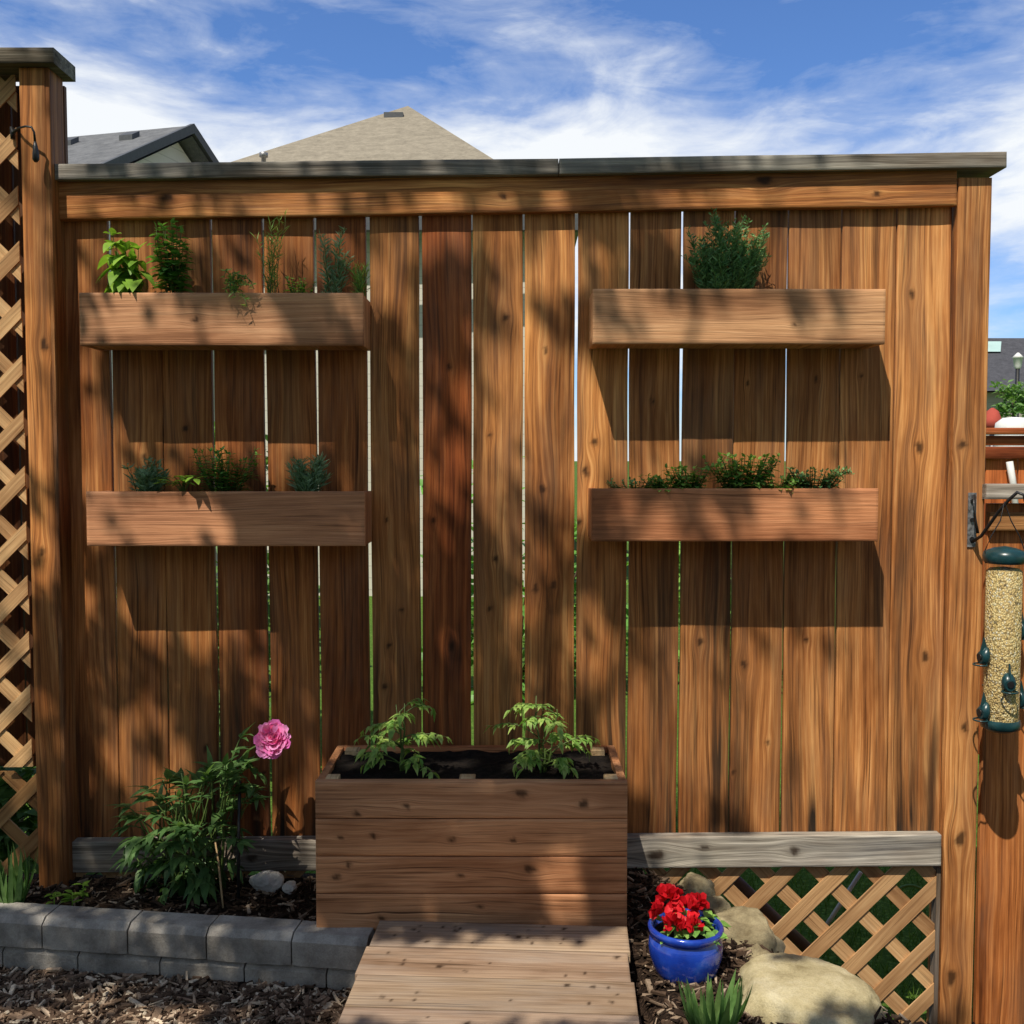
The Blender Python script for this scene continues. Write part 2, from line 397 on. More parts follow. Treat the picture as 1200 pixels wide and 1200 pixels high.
# ------------------------------------------------------------------ leaves
def leaf(mb, b, d, n, L, W, droop=.25, fold=.25, seg=4, ti=None, shape='ovate', twist=0):
    b, d = V(b), V(d).normalized(); n = V(n); s = d.cross(n)
    if s.length < 1e-3: s = d.cross(V((1, .3, 0)))
    s.normalize(); n = s.cross(d).normalized()
    ti = R() if ti is None else ti
    prev = None
    for i in range(seg+1):
        t = i/seg
        if shape == 'ovate': w = sin(pi*t**.75)**.9 if 0 < t < 1 else 0
        elif shape == 'lance': w = sin(pi*t**.6) if 0 < t < 1 else 0
        elif shape == 'strap': w = (1-t**3)*min(1, .6+t*3) if t < 1 else 0
        elif shape == 'petal': w = min(1, t*1.8)**.8*(1-max(0, t-.75)**2*7)
        else: w = 1-t
        w *= W/2
        c = b+d*(L*t)-n*(droop*L*t*t)
        if w < 1e-5: cur = (mb.add(c, ti=ti),)
        else: cur = (mb.add(c-s*w+n*fold*w, ti=ti), mb.add(c, ti=ti), mb.add(c+s*w+n*fold*w, ti=ti))
        if prev:
            if len(prev) == 1 and len(cur) == 3:
                mb.face((prev[0], cur[1], cur[0]), True); mb.face((prev[0], cur[2], cur[1]), True)
            elif len(prev) == 3 and len(cur) == 3:
                mb.face((prev[0], prev[1], cur[1], cur[0]), True); mb.face((prev[1], prev[2], cur[2], cur[1]), True)
            elif len(prev) == 3 and len(cur) == 1:
                mb.face((prev[0], prev[1], cur[0]), True); mb.face((prev[1], prev[2], cur[0]), True)
        prev = cur
def rdir(zlo=-1, zhi=1):
    z = U(zlo, zhi); a = U(0, 2*pi); r = sqrt(max(0, 1-z*z)); return V((r*cos(a), r*sin(a), z))
def curve(a, b, sag=0., n=6, jit=0.):
    a, b = V(a), V(b); out = []
    for i in range(n+1):
        t = i/n; p = a.lerp(b, t)+V((0, 0, sag*4*t*(1-t)))
        if 0 < i < n and jit: p += V((U(-jit, jit), U(-jit, jit), U(-jit, jit)))
        out.append(p)
    return out

# ------------------------------------------------------------------ ground
def sst(a, b, x):
    t = max(0., min(1., (x-a)/(b-a))); return t*t*(3-2*t)
def wall_y(x):          # face line of the retaining wall (world y)
    return -D+2.385+(-.44-x)*.135*1.0
def gz(x, y):
    d = y+D
    z = -.018
    # in front of the wall
    f = sst(wall_y(x)+.075, wall_y(x)+.02, y) if x < -.33 else sst(-.42, -.50, y)
    z = z*(1-f)+(-.122)*f
    # right bed is a little higher, then drops away beside the rocks
    r = sst(.22, .34, x)
    z = z*(1-r)+(-.03+.045*sst(2.45, 2.75, d))*r
    xb = .36+(2.8-d)*.66
    z -= .46*sst(xb-.02, xb+.15, x)
    if d < 1.4: z += (-.12-z)*sst(1.4, .8, d)
    z += .012*mnoise.noise(V((x*6, y*6, 0)))+.006*mnoise.noise(V((x*19, y*19, 4)))
    return z
def build_ground():
    mb = MB(); xs = []
    x = -3.
    while x < 3.01: xs.append(x); x += .03 if -1.6 < x < 1.3 else .15
    ys = []; y = -7.
    while y < .0: ys.append(y); y += .03 if y > -1.3 else .2
    ys.append(.012)
    idx = [[mb.add((x, y, gz(x, y))) for x in xs] for y in ys]
    for j in range(len(ys)-1):
        for i in range(len(xs)-1): mb.face((idx[j][i], idx[j][i+1], idx[j+1][i+1], idx[j+1][i]), True)
    loop = idx[0]+[r[-1] for r in idx[1:]]+idx[-1][-2::-1]+[r[0] for r in idx[-2:0:-1]]
    low = [mb.add((mb.v[k].x, mb.v[k].y, -.62)) for k in loop]
    for k in range(len(loop)):
        q = (k+1) % len(loop); mb.face((loop[q], loop[k], low[k], low[q]))
    struct(mb.build('ground', MULCH))
    mb = MB(); N = 40; S = 600.
    vals = [S*math.copysign(abs(t)**3, t) for t in [(-1+2*i/N) for i in range(N+1)]]
    idx = [[mb.add((x, y, -.50 - .0*R())) for x in vals] for y in vals]
    for j in range(N):
        for i in range(N): mb.face((idx[j][i], idx[j][i+1], idx[j+1][i+1], idx[j+1][i]), True)
    struct(mb.build('lawn', LAWN))
build_ground()

def chips(name, mat, area, n, size, label, acc=None, lift=.0):
    mb = MB()
    for _ in range(n):
        x = U(area[0], area[1]); y = U(area[2], area[3])
        if acc and not acc(x, y): continue
        L = U(*size)*(1 if R() < .85 else 1.8); w = L*U(.09, .30); t = min(w, .007)*U(.4, 1)
        a = U(0, pi); tl = random.gauss(0, .28)
        d = V((cos(a)*cos(tl), sin(a)*cos(tl), sin(tl))); s = V((-sin(a), cos(a), random.gauss(0, .3))).normalized(); nn = d.cross(s).normalized(); s = nn.cross(d)
        c = V((x, y, gz(x, y)+lift+U(0, .010))); ti = R()**1.9
        tp = U(.3, 1)
        ids = []
        for (q, sc) in ((-1, 1), (1, tp)):
            for (e, f_) in ((-1, -1), (1, -1), (1, 1), (-1, 1)):
                ids.append(mb.add(c+d*q*L/2+s*e*w/2*sc+nn*f_*t/2+nn*U(-.1, .1)*w, ti=ti))
        for f in ((3, 2, 1, 0), (4, 5, 6, 7), (0, 1, 5, 4), (1, 2, 6, 5), (2, 3, 7, 6), (3, 0, 4, 7)): mb.face(tuple(ids[i] for i in f))
    o = mb.build(name, mat); o['kind'] = 'stuff'; o['label'] = label; o['category'] = 'mulch'
    return o
chips('wood_chips', CHIP, (-1.5, -.33, -.95, -.25), 13000, (.006, .034), 'loose shredded wood chips covering the ground below the grey block edging', lambda x, y: y < wall_y(x)-.005)
chips('bed_mulch', CHIPD, (-1.5, -.4, -.5, -.02), 2200, (.010, .034), 'dark mulch and bark scraps covering the raised bed around the peony', lambda x, y: y > wall_y(x)+.09)
chips('bark_mulch', CHIPD, (.27, .95, -.95, -.03), 3600, (.010, .036), 'brown bark mulch covering the soil around the blue pot and rocks', lambda x, y: x < .64+(-y)*.42)

# ------------------------------------------------------------------ main fence
def zat(py, d=D): return P(600, py, d).z
def xat(px, py=600, d=D): return P(px, py, d).x
fence = thing('wooden_fence', 'tall brown stained board fence with grey cap holding the wall planters', 'fence', (0, 0, -.06))
gaps = [68, 126, 187, 247.5, 308.5, 369.5, 430.5, 491.5, 552.5, 614, 676, 738, 800, 862, 925, 988, 1052.5, 1117]
wid = [.004, .0085, .0055, .0105, .011, .012, .011, .013, .0095, .011, .011, .0075, .011, .0065, .009, .0075, .004, .003]
tints = [(.90, .80, .72), (.84, .80, .74), (.76, .70, .62), (.74, .60, .52), (.78, .68, .58), (.72, .58, .50), (.95, .95, .90), (.74, .50, .40), (1.06, 1.08, 1.04), (1.14, 1.14, 1.08), (1.08, 1.08, 1.03), (.90, .88, .84), (.86, .84, .82), (.84, .82, .80), (.90, .88, .86), (1.06, 1.05, 1.02), (1.16, 1.18, 1.16)]
# knots seen in the photo: (px, py, radius)
KN = [(640, 411, .010), (636, 573, .012), (628, 690, .012), (649, 686, .012), (581, 655, .010), (574, 713, .009), (574, 510, .007), (697, 518, .012), (686, 552, .014), (678, 612, .012), (529, 757, .012), (455, 756, .008),
      (453, 610, .008), (470, 715, .007), (872, 779, .012), (820, 752, .013), (1078, 524, .016), (957, 445, .008), (876, 449, .007), (169, 536, .010), (218, 502, .010), (1070, 345, .012), (241, 877, .012), (310, 905, .008),
      (592, 372, .012), (945, 750, .008), (1085, 770, .014), (1098, 990, .01), (612, 870, .010), (450, 805, .010), (860, 905, .007), (735, 880, .008), (1010, 440, .007), (508, 610, .009), (525, 430, .009), (765, 470, .007), (900, 870, .008)]
ztop = zat(222); zbot = .045
for i in range(17):
    xl = xat(gaps[i], 260)+wid[i]*.33; xr = xat(gaps[i+1], 260)-wid[i+1]*.33
    kk = []
    for (px, py, r) in KN:
        r *= .62; p = P(px, py)
        if xl < p.x < xr: kk.append((p.x-xl, p.z-zbot, r))
    
    ph = U(0, 9)
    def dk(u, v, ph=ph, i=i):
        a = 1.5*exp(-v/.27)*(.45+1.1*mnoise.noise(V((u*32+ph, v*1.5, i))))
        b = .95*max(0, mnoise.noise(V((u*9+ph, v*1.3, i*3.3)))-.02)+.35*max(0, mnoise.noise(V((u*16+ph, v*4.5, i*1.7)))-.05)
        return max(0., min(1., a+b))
    lean = U(-.0015, .0015)
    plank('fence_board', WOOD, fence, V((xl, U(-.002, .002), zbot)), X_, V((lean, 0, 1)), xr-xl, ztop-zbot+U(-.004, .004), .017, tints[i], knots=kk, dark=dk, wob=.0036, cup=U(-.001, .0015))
# top rail
a = P(66, 257.5, D-.026); b = P(1121.5, 240.5, D-.026)
al = (b-a).normalized()
plank('top_rail', WOOD, fence, b, V((-al.z, 0, al.x))*1., -al, .105, (b-a).length, .0255, (1.0, .98, .92), knots=[(.05, .3, .01), (.06, 1.2, .008), (.03, 1.9, .012)], wob=.001) if False else None
def hplank(name, mat, parent, left_low, right_low, H, T, tint=(1, 1, 1), front=None, **kw):
    """horizontal plank facing the camera: rises from the line left_low-right_low by H"""
    al = (right_low-left_low).normalized(); up = V((-al.z, 0, al.x)).normalized()
    # front = across x along must be -y: across = -up
    L = (right_low-left_low).length
    return plank(name, mat, parent, left_low+up*H, -up, al, H, L, T, tint, **kw) if (-up).cross(al).y < 0 else plank(name, mat, parent, left_low, up, al, H, L, T, tint, **kw)
hplank('top_rail', WOOD, fence, a, b, .104, .0255, (1.0, .98, .92), knots=[(.05, .3, .01), (.06, 1.2, .008), (.03, 1.9, .012), (.07, 2.2, .007)], wob=.0015)
# cap (two lengths butted)
c0 = P(60, 210.5, D-.048); c1 = P(655, 204, D-.048); c2 = P(1180, 196, D-.048)
hplank('cap_board', WEATH, fence, c0, c1-V((.001, 0, 0)), .041, .12, (1.25, 1.25, 1.22), wob=.0015)
hplank('cap_board', WEATH, fence, c1+V((.0015, -.001, .0)), c2, .041, .12, (1.3, 1.3, 1.24), wob=.0015)
# bottom rail
b0 = P(83, 1023, D-.036); b1 = P(1103, 1015, D-.036)
hplank('bottom_rail', WEATH, fence, b0, b1, .087, .034, (1.95, 1.92, 1.86), knots=[(.05, 1.62, .014), (.04, 2.0, .01), (.03, 1.75, .006), (.05, .5, .01)], wob=.001,
       dark=lambda u, v: max(0, min(.8, .5*(mnoise.noise(V((u*18, v*4, 0)))+.1)))+(.35 if v < .75 else 0))
# right post
pl = xat(1122, 230, D-.022); pr = xat(1162, 230, D-.022)
plank('post', WOOD, fence, V((pl+.002, -.0235, -.75)), X_, Z_, pr-pl-.002, zat(209)-(-.75)-.004, .09, (1.0, 1.02, 1.02),
      knots=[((1133-1122)/427., zat(521)+.75, .009), (.03, zat(1140)+.75, .013), (.045, zat(980)+.75, .013), (.05, zat(850)+.75, .008)],
      dark=lambda u, v: max(0, min(.6, .8*mnoise.noise(V((u*9, v*1.3, 7.7)))-.12+.3*sst(.75, .2, v)*mnoise.noise(V((u*20, v*5, 2))))), wob=.001)
# lattice skirting below the boards
mb = MB(); lattice(mb, -1.235, pl-.004, -.72, .06, -.017, pitch=.1075, w=.0405, phase=.031, xo=.05)
mb.build('lattice_skirt', LATT, fence, (1, 1, 1))
mb = MB(); box(mb, (pl-.014, -.0195, -.75), (pl-.003, .012, .012)); mb.build('corner_trim', WEATH, fence, (.75, .6, .48))

# ------------------------------------------------------------------ tall lattice fence on the left
lf = thing('lattice_fence', 'taller tan lattice screen with capped wooden post along the left edge', 'fence', (-1.45, 0, -.06))
px0 = xat(22, 85, D-.07); px1 = xat(57.5, 85, D-.07)
zt = zat(79, D-.07)
plank('post', WOOD, lf, V((px0, -.070, -.3)), X_, Z_, px1-px0-.012, zt+.3, .088, (1.1, 1.04, .95), knots=[(.03, 1.2, .008), (.05, 1.75, .01)],
      dark=lambda u, v: max(0, min(.85, .75*mnoise.noise(V((u*10, v*1.6, 5)))+.55*sst(.9, .2, v)+.1*sst(1.3, .6, v))), wob=.001)
# weathered facing on the post's right side
plank('post_facing', WEATH, lf, V((px1+.0005, -.066, .0)), Y_, Z_, .085, zt, .016, (1.0, .92, .9)) if False else None
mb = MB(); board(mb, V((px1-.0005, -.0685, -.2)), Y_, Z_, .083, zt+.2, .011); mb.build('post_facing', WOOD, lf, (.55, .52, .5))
ce = xat(60, 60, D-.11)
hplank('post_cap', WEATH, lf, V((-2.3, -.098, zt+.001)), V((ce, -.098, zt+.001)), .040, .135, (.85, .83, .75))
mb = MB(); lattice(mb, -2.25, xat(26, 430, D-.03), zat(899, D-.03), zt-.004, -.03, pitch=.106, w=.036, phase=.02); mb.build('lattice_panel', LATT, lf, (1.12, 1.15, 1.15))
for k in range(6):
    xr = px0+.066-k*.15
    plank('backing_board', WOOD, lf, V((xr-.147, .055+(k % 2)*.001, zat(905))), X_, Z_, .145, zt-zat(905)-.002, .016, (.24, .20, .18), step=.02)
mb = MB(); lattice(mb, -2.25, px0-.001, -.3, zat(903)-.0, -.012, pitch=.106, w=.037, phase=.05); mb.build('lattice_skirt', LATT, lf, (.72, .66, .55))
# little iron hook on the post, with its shadow built in solid
hk = MB(); q = lambda px, py, dd: P(px, py, D-dd)
tube(hk, [q(13, 149, .052), q(15, 156, .055), q(18, 153, .06), q(22, 150, .085), q(30, 148, .10), q(37, 149, .105), q(40, 155, .105), q(41, 166, .10)], [.004, .0045, .004, .0028, .0028, .0028, .003, .0035], 8)
tube(hk, [q(41, 166, .10), q(41.5, 172, .10), q(42, 180, .10), q(42, 187, .10), q(42, 190, .10)], [.0035, .006, .0085, .0085, .004], 10)  # drop end models the shadow cast on the post
tube(hk, [q(14, 150, .037), q(15, 163, .037)], [.006, .006], 8)
tube(hk, [q(15, 156, .036), q(15, 156, .058)], [.004, .004], 8)
solo(hk.build('hook', BLACK), 'small black iron hook near the top of the left post, with its shadow built as a bent bar and drop', 'hook')

# ------------------------------------------------------------------ wall planters
def wall_planter(px0, px1, pyt, pyb, label, tint, soil_drop, front_knots=(), dark=None):
    dep = .14; yf = -.001-dep; d = D+yf
    x0 = P(px0, 560, d).x; x1 = P(px1, 560, d).x
    zt = P(600, pyt, d).z; zb = P(600, pyb, d).z
    t = thing('wall_planter', label, 'planter', ((x0+x1)/2, yf+dep/2, zb), 'cedar planter boxes mounted on the fence')
    th = .017; H = zt-zb
    hplank('front_panel', WOODB, t, V((x0, yf, zb)), V((x1, yf, zb)), H, th, tint, knots=front_knots, dark=dark, wob=.0008)
    plank('side_panel', WOODB, t, V((x0, -.0035, zb+.0005)), -Y_, Z_, dep-th-.004, H-.003, th, tint, step=.02)     # faces -x
    plank('side_panel', WOODB, t, V((x1, yf+th+.0005, zb+.0005)), Y_, Z_, dep-th-.004, H-.003, th, tuple(c*1.05 for c in tint), step=.02)
    mb = MB(); board(mb, V((x0+th+.001, yf+th+.001, zb+.018)), X_, Y_, x1-x0-2*th-.002, dep-th-.006, .016, step=.03); mb.build('bottom_panel', WOODB, t, tint)
    # soil with an uneven top
    mb = MB(); nx, ny = 44, 8; zs = zt-soil_drop
    X0, X1, Y0, Y1 = x0+th+.0005, x1-th-.0005, yf+th+.0005, -.004
    idx = [[mb.add((X0+(X1-X0)*i/nx, Y0+(Y1-Y0)*j/ny, zs+.010*mnoise.noise(V((i*.6, j*.9, x0*9+zt*3))))) for i in range(nx+1)] for j in range(ny+1)]
    for j in range(ny):
        for i in range(nx): mb.face((idx[j][i], idx[j][i+1], idx[j+1][i+1], idx[j+1][i]), True)
    mb.build('soil', SOIL, t)
    return t
wall_planter(97, 427, 343, 405, 'cedar wall planter holding bright basil and tall wispy herbs, upper box beside the left lattice', (1.05, 1.0, .96), .02, [(.07, .3, .006)])
wall_planter(100, 427, 576, 640, 'cedar wall planter with three low herb clumps, lower left box above the pink peony', (.98, .86, .82), .012)
wall_planter(694, 1034, 338.5, 403, 'pale brown cedar wall planter with one bushy rosemary, upper right box', (1.12, 1.14, 1.06), .03, [(.09, .52, .004)])
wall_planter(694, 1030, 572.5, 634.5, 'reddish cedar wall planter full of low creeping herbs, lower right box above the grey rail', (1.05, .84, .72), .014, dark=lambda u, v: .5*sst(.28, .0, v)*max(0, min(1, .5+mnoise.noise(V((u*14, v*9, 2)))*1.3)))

# ------------------------------------------------------------------ big planter box
BX0 = P(370, 1000, 2.44).x; BX1 = P(735, 1000, 2.44).x
BYF = 2.44-D; BYB = 2.755-D
BZT = P(600, 915.5, 2.44).z; BZB = P(600, 1091, 2.44).z
bt = thing('planter_box', 'large freestanding cedar planter box of four front planks with two tomato seedlings', 'planter', ((BX0+BX1)/2, (BYF+BYB)/2, BZB))
hp = (BZT-BZB)/4; th = .020
bk = [[(a_, b_, c_*.7) for (a_, b_, c_) in row_] for row_ in [[(.06, .22, .008), (.03, .50, .012), (.055, .65, .012), (.08, .10, .008)], [(.05, .33, .008), (.045, .06, .006), (.04, .14, .007), (.05, .48, .006)], [(.05, .05, .009), (.03, .52, .013), (.045, .35, .007), (.02, .08, .007)], [(.06, .16, .008), (.03, .4, .006)]]]
btint = [(1.02, 1.0, .98), (1.16, 1.10, 1.02), (1.10, 1.02, .94), (1.08, 1.0, .92)]
for k in range(4):
    z1 = BZT-k*hp
    hplank('front_plank', WOODB, bt, V((BX0, BYF-.0005*k, z1-hp+.0012)), V((BX1, BYF-.0005*k, z1-hp+.0012)), hp-.0024, th, btint[k], knots=bk[k], wob=.0012)
    plank('side_plank', WOODB, bt, V((BX0+.0005, BYB-.002, z1-hp+.001)), -Y_, Z_, BYB-BYF-th-.003, hp-.002, th, (.9, .8, .7), step=.02)
    plank('side_plank', WOODB, bt, V((BX1-.0005, BYF+th+.001, z1-hp+.001)), Y_, Z_, BYB-BYF-th-.003, hp-.002, th, (1.05, .95, .85), step=.02)
    hplank('back_plank', WOODB, bt, V((BX0+th+.001, BYB-th, z1-hp+.001)), V((BX1-th-.001, BYB-th, z1-hp+.001)), hp-.002, th, (1.1, .85, .7), step=.02)
    mbx = None
for (pa, pb, yy) in ((379, 397, BYF+th+.0005), (538.5, 557, BYF+th+.0005), (708, 726, BYF+th+.0005), (405, 421, BYB-th-.0005-.036), (692, 708, BYB-th-.0005-.036)):
    dd = yy+D+.01
    xa = max(P(pa, 915, dd).x, BX0+th+.001); xb = min(P(pb, 915, dd).x, BX1-th-.001)
    mb = MB(); board(mb, V((xa, yy+.0, BZT+.0015)), X_, Y_, xb-xa, .034, .30, step=.02); mb.build('corner_post', PALE, bt, (1, 1, 1))
mb = MB(); nx, ny = 60, 26
X0, X1, Y0, Y1 = BX0+th+.001, BX1-th-.001, BYF+th+.001, BYB-th-.001
def soilz(x, y): return BZT-.013+.010*mnoise.noise(V((x*14, y*14, 1)))+.007*mnoise.noise(V((x*45, y*45, 2)))+.003*mnoise.noise(V((x*120, y*120, 2)))
idx = [[mb.add((X0+(X1-X0)*i/nx, Y0+(Y1-Y0)*j/ny, soilz(X0+(X1-X0)*i/nx, Y0+(Y1-Y0)*j/ny))) for i in range(nx+1)] for j in range(ny+1)]
for j in range(ny):
    for i in range(nx): mb.face((idx[j][i], idx[j][i+1], idx[j+1][i+1], idx[j+1][i]), False)
mb.build('soil', SOIL, bt)

# ------------------------------------------------------------------ deck boards in front
dk_ = thing('deck_platform', 'low platform of worn wooden deck boards in front of the large planter box', 'deck', (0, -.8, -.11))
yaw = radians(-3.2); al = V((cos(yaw), sin(yaw), 0)); ac = V((-al.y, al.x, 0))
p0 = V((-.322, -.385, .036)); dw = .126
for k in range(9):
    pw = p0-ac*((k+1)*(dw+.005))
    ext = U(-.004, .004)
    kk = autoknots(dw, .595, 4, (.003, .006))
    mbd = MB()
    # specks of soil and nail heads are darkened knots in the plank
    if k < 4: kk += [(U(.01, dw-.01), U(.03, .56), U(.0022, .0045)) for _ in range((16, 8, 7, 4)[k])]
    board(mbd, pw+al*ext+V((0, 0, U(-.001, .001))), al, ac, .595, dw, .026, knots=[(v_, u_, r_) for (u_, v_, r_) in kk], step=.006, wob=.0)
    # grain runs along the plank
    ob_ = mbd
    ob_.gr = [(g_[2], g_[1], g_[0]) for g_ in mbd.gr]
    t_ = U(.80, .98); mbd.build('deck_board', DECKM, dk_, (t_, t_*U(.92, .99), t_*U(.88, .96)))
for sx in (.0, .56):
    mb = MB(); pj = p0+al*(sx+.004)-ac*1.16
    board(mb, pj+V((0, 0, -.0275)), al, ac, .028, 1.15, .115, step=.05)
    mb.build('joist', DECKM, dk_, (.6, .5, .42))

# ------------------------------------------------------------------ retaining wall
rw = thing('retaining_wall', 'low curved edging wall of grey concrete blocks in two courses below the peony bed', 'wall', (-.9, -.4, -.2))
def block(x0, x1, z0, z1, jitter):
    dirx = V((1, -.135, 0)).normalized(); nrm = V((dirx.y, -dirx.x, 0))
    L = (x1-x0)/dirx.x
    def pt(u, w, z): return V((x0, wall_y(x0), 0))+dirx*u-nrm*w+V((0, 0, z))      # w grows away from the face
    ch = .014; dep = .082
    mb = MB()
    prof = [(jitter, z0), (jitter, z1-ch*1.1), (jitter+ch*1.3, z1), (dep, z1), (dep, z0)]
    n = 8; rows = []
    for i in range(n+1):
        u = .002+(L-.004)*i/n
        inset = .004 if i in (0, n) else 0
        rows.append([mb.add(pt(u, w+(inset if k < 3 else 0)+.0016*mnoise.noise(V((u*40+x0*31, w*50, z*60))), z-(inset*.5 if k in (1, 2) else 0)+.0012*mnoise.noise(V((u*30+x0*17, 5, z*20)))) ) for k, (w, z) in enumerate(prof)])
    for i in range(n):
        for k in range(5):
            q = (k+1) % 5
            mb.face((rows[i][k], rows[i+1][k], rows[i+1][q], rows[i][q]))
    mb.face(tuple(rows[0])); mb.face(tuple(reversed(rows[-1])))
    mb.build('concrete_block', CONC, rw)
xs = [-1.75, -1.555, -1.36, P(49, 1075, 2.49).x, P(151, 1085, 2.47).x, P(244, 1090, 2.45).x, P(343, 1100, 2.42).x, -.345]
for i in range(len(xs)-1): block(xs[i], xs[i+1], -.066+U(-.001, .001), .008+U(-.001, .001), 0)
xs2 = [-1.7, -1.5, -1.28, P(88, 1125, 2.47).x, P(186, 1133, 2.45).x, P(285, 1138, 2.42).x, P(382, 1143, 2.40).x, -.345]
for i in range(len(xs2)-1): block(xs2[i], xs2[i+1], -.165, -.0685+U(-.001, .0), .006)

# ------------------------------------------------------------------ rocks
def ico(sub):
    import bmesh
    bm = bmesh.new(); bmesh.ops.create_icosphere(bm, subdivisions=sub, radius=1)
    vs = [v.co.copy() for v in bm.verts]; fs = [tuple(v.index for v in f.verts) for f in bm.faces]; bm.free(); return vs, fs
ICO5 = ico(5); ICO3 = ico(3)
def rock(c, r, mat, label, sd, flat=.75, rough=.18, rot=0, name='rock', group='rocks edging the right bed', nf=9):
    mb = MB(); vs, fs = ICO5
    for v in vs:
        n = v.copy(); p = V(v)
        # flat facets by soft clamping against a few random planes
        rs = random.Random(sd)
        for _ in range(nf):
            pn = V((rs.gauss(0, 1), rs.gauss(0, 1), rs.gauss(0, .8))).normalized(); lim = rs.uniform(.72, .95)
            e = p.dot(pn)-lim
            if e > 0: p -= pn*e*.85
        if p.z > flat: p.z = flat+(p.z-flat)*.2
        k = 1+rough*mnoise.noise(n*1.3+V((sd, 0, 0)))+rough*.35*mnoise.noise(n*4+V((0, sd, 0)))+.03*mnoise.noise(n*11)
        p = p*k
        q = V((p.x*r[0], p.y*r[1], p.z*r[2]))
        q = V((q.x*cos(rot)-q.y*sin(rot), q.x*sin(rot)+q.y*cos(rot), q.z))
        mb.add(V(c)+q)
    for f in fs: mb.face(f, True)
    return solo(mb.build(name, mat), label, 'rock', group)
def at(px, py, d): return P(px, py, d)
p = at(947, 1168, 2.16); rock((p.x-.008, p.y+.01, -.070), (.172, .185, .125), ROCK, 'large flat topped cream sandstone boulder in front of the lattice', 11, .62, .10, .1, nf=3)
p = at(868, 1095, 2.50); rock((p.x, p.y, -.075), (.092, .10, .095), ROCK2, 'mossy tan rock between the blue pot and the lattice, behind the large boulder', 5, .8, .25, 1.0)
p = at(815, 1042, 2.68); rock((p.x, p.y, -.0), (.045, .05, .040), ROCK2, 'small tan rock directly behind the red flowers below the grey rail', 8, .8, .25, .4)
p = at(838, 1062, 2.62); rock((p.x, p.y, -.03), (.04, .05, .04), ROCK2, 'small rounded stone between the mossy rock and the small tan rock', 21, .8, .25, .9)
p = at(893, 1130, 2.36); rock((p.x, p.y, -.09), (.075, .07, .085), ROCK2, 'pointed brown rock wedged between the blue pot and the large boulder', 14, .9, .28, .1)
p = at(318, 1042, 2.76); rock((p.x, p.y-.045, gz(p.x, p.y-.045)+.022), (.044, .025, .034), WHITER, 'pale angular stone standing in for a bright lattice opening left of the large planter box', 31, .8, .2, .1, 'stone', None)  # added stone takes the place of light showing through the lattice
p = at(346, 1055, 2.76); rock((p.x+.0, p.y-.06, gz(p.x, p.y-.06)+.012), (.022, .02, .018), WHITER, 'little white stone standing in for a smaller bright lattice opening beside the large planter box', 37, .8, .2, .7, 'stone', None)  # likewise added for a smaller bright gap in the lattice

# ------------------------------------------------------------------ pot of red flowers
pc = P(803, 1140, 2.30); pz = gz(pc.x, pc.y)-.006
pot = thing('flower_pot', 'round glazed cobalt blue pot standing on the mulch beside the deck boards', 'pot', (pc.x, pc.y, pz))
mb = MB(); r_ = .083
lathe(mb, (pc.x, pc.y, pz), [(.058, 0), (.064, .004), (.075, .030), (.0835, .058), (.085, .078), (.082, .094), (.076, .101), (.0755, .104), (.080, .107), (.0855, .112), (.0865, .121), (.083, .126), (.077, .125), (.074, .118), (.072, .100), (.04, .098)], 64)
mb.build('pot_body', GLAZE, pot)
mb = MB(); lathe(mb, (pc.x, pc.y, pz), [(.0715, .1005), (.07, .107), (.03, .110), (.002, .111)], 32); mb.build('soil', SOIL, pot)
gt = V((pc.x, pc.y, pz+.108))
ger = thing('red_flower', 'bright red petalled flowers with green leaves growing in the blue pot', 'flower', gt)
mb = MB()
for k in range(30):
    a = U(0, 2*pi); rr = U(.01, .07); c = gt+V((cos(a)*rr+.012, sin(a)*rr, U(.004, .035)))
    d = V((cos(a)+.3, sin(a), U(-.1, .5)))
    for j in range(2):
        leaf(mb, c, d+rdir()*.5, V((0, 0, 1))+rdir()*.3, U(.022, .034), U(.02, .028), .3, .2, 4)
mb.build('foliage', L_THYME, ger)
for (ox, oy, oz, rr) in ((-.058, -.02, .052, .026), (-.034, .012, .076, .025), (.0, -.012, .060, .026), (.028, .02, .056, .023), (-.032, -.05, .036, .023), (.010, -.052, .036, .020)):
    mb = MB(); c = gt+V((ox, oy, oz))
    for k in range(34):
        d = rdir(-.25, 1); leaf(mb, c+d*rr*.35, d+rdir()*.55, d.cross(rdir())+d*.3, rr*U(.75, 1.1), rr*U(.6, .9), .25, .25, 3, shape='petal')
    mb.build('flower_head', REDP, ger)
mb = MB()
for (ox, oy, oz) in ((-.05, -.02, .05), (-.028, .01, .07), (.0, -.015, .055), (.022, .02, .05), (-.03, -.04, .035), (.006, -.045, .03)):
    tube(mb, curve(gt+V((ox*.3, oy*.3, 0)), gt+V((ox, oy, oz)), .006, 4), .0018, 6)
mb.build('stem', STEM, ger)

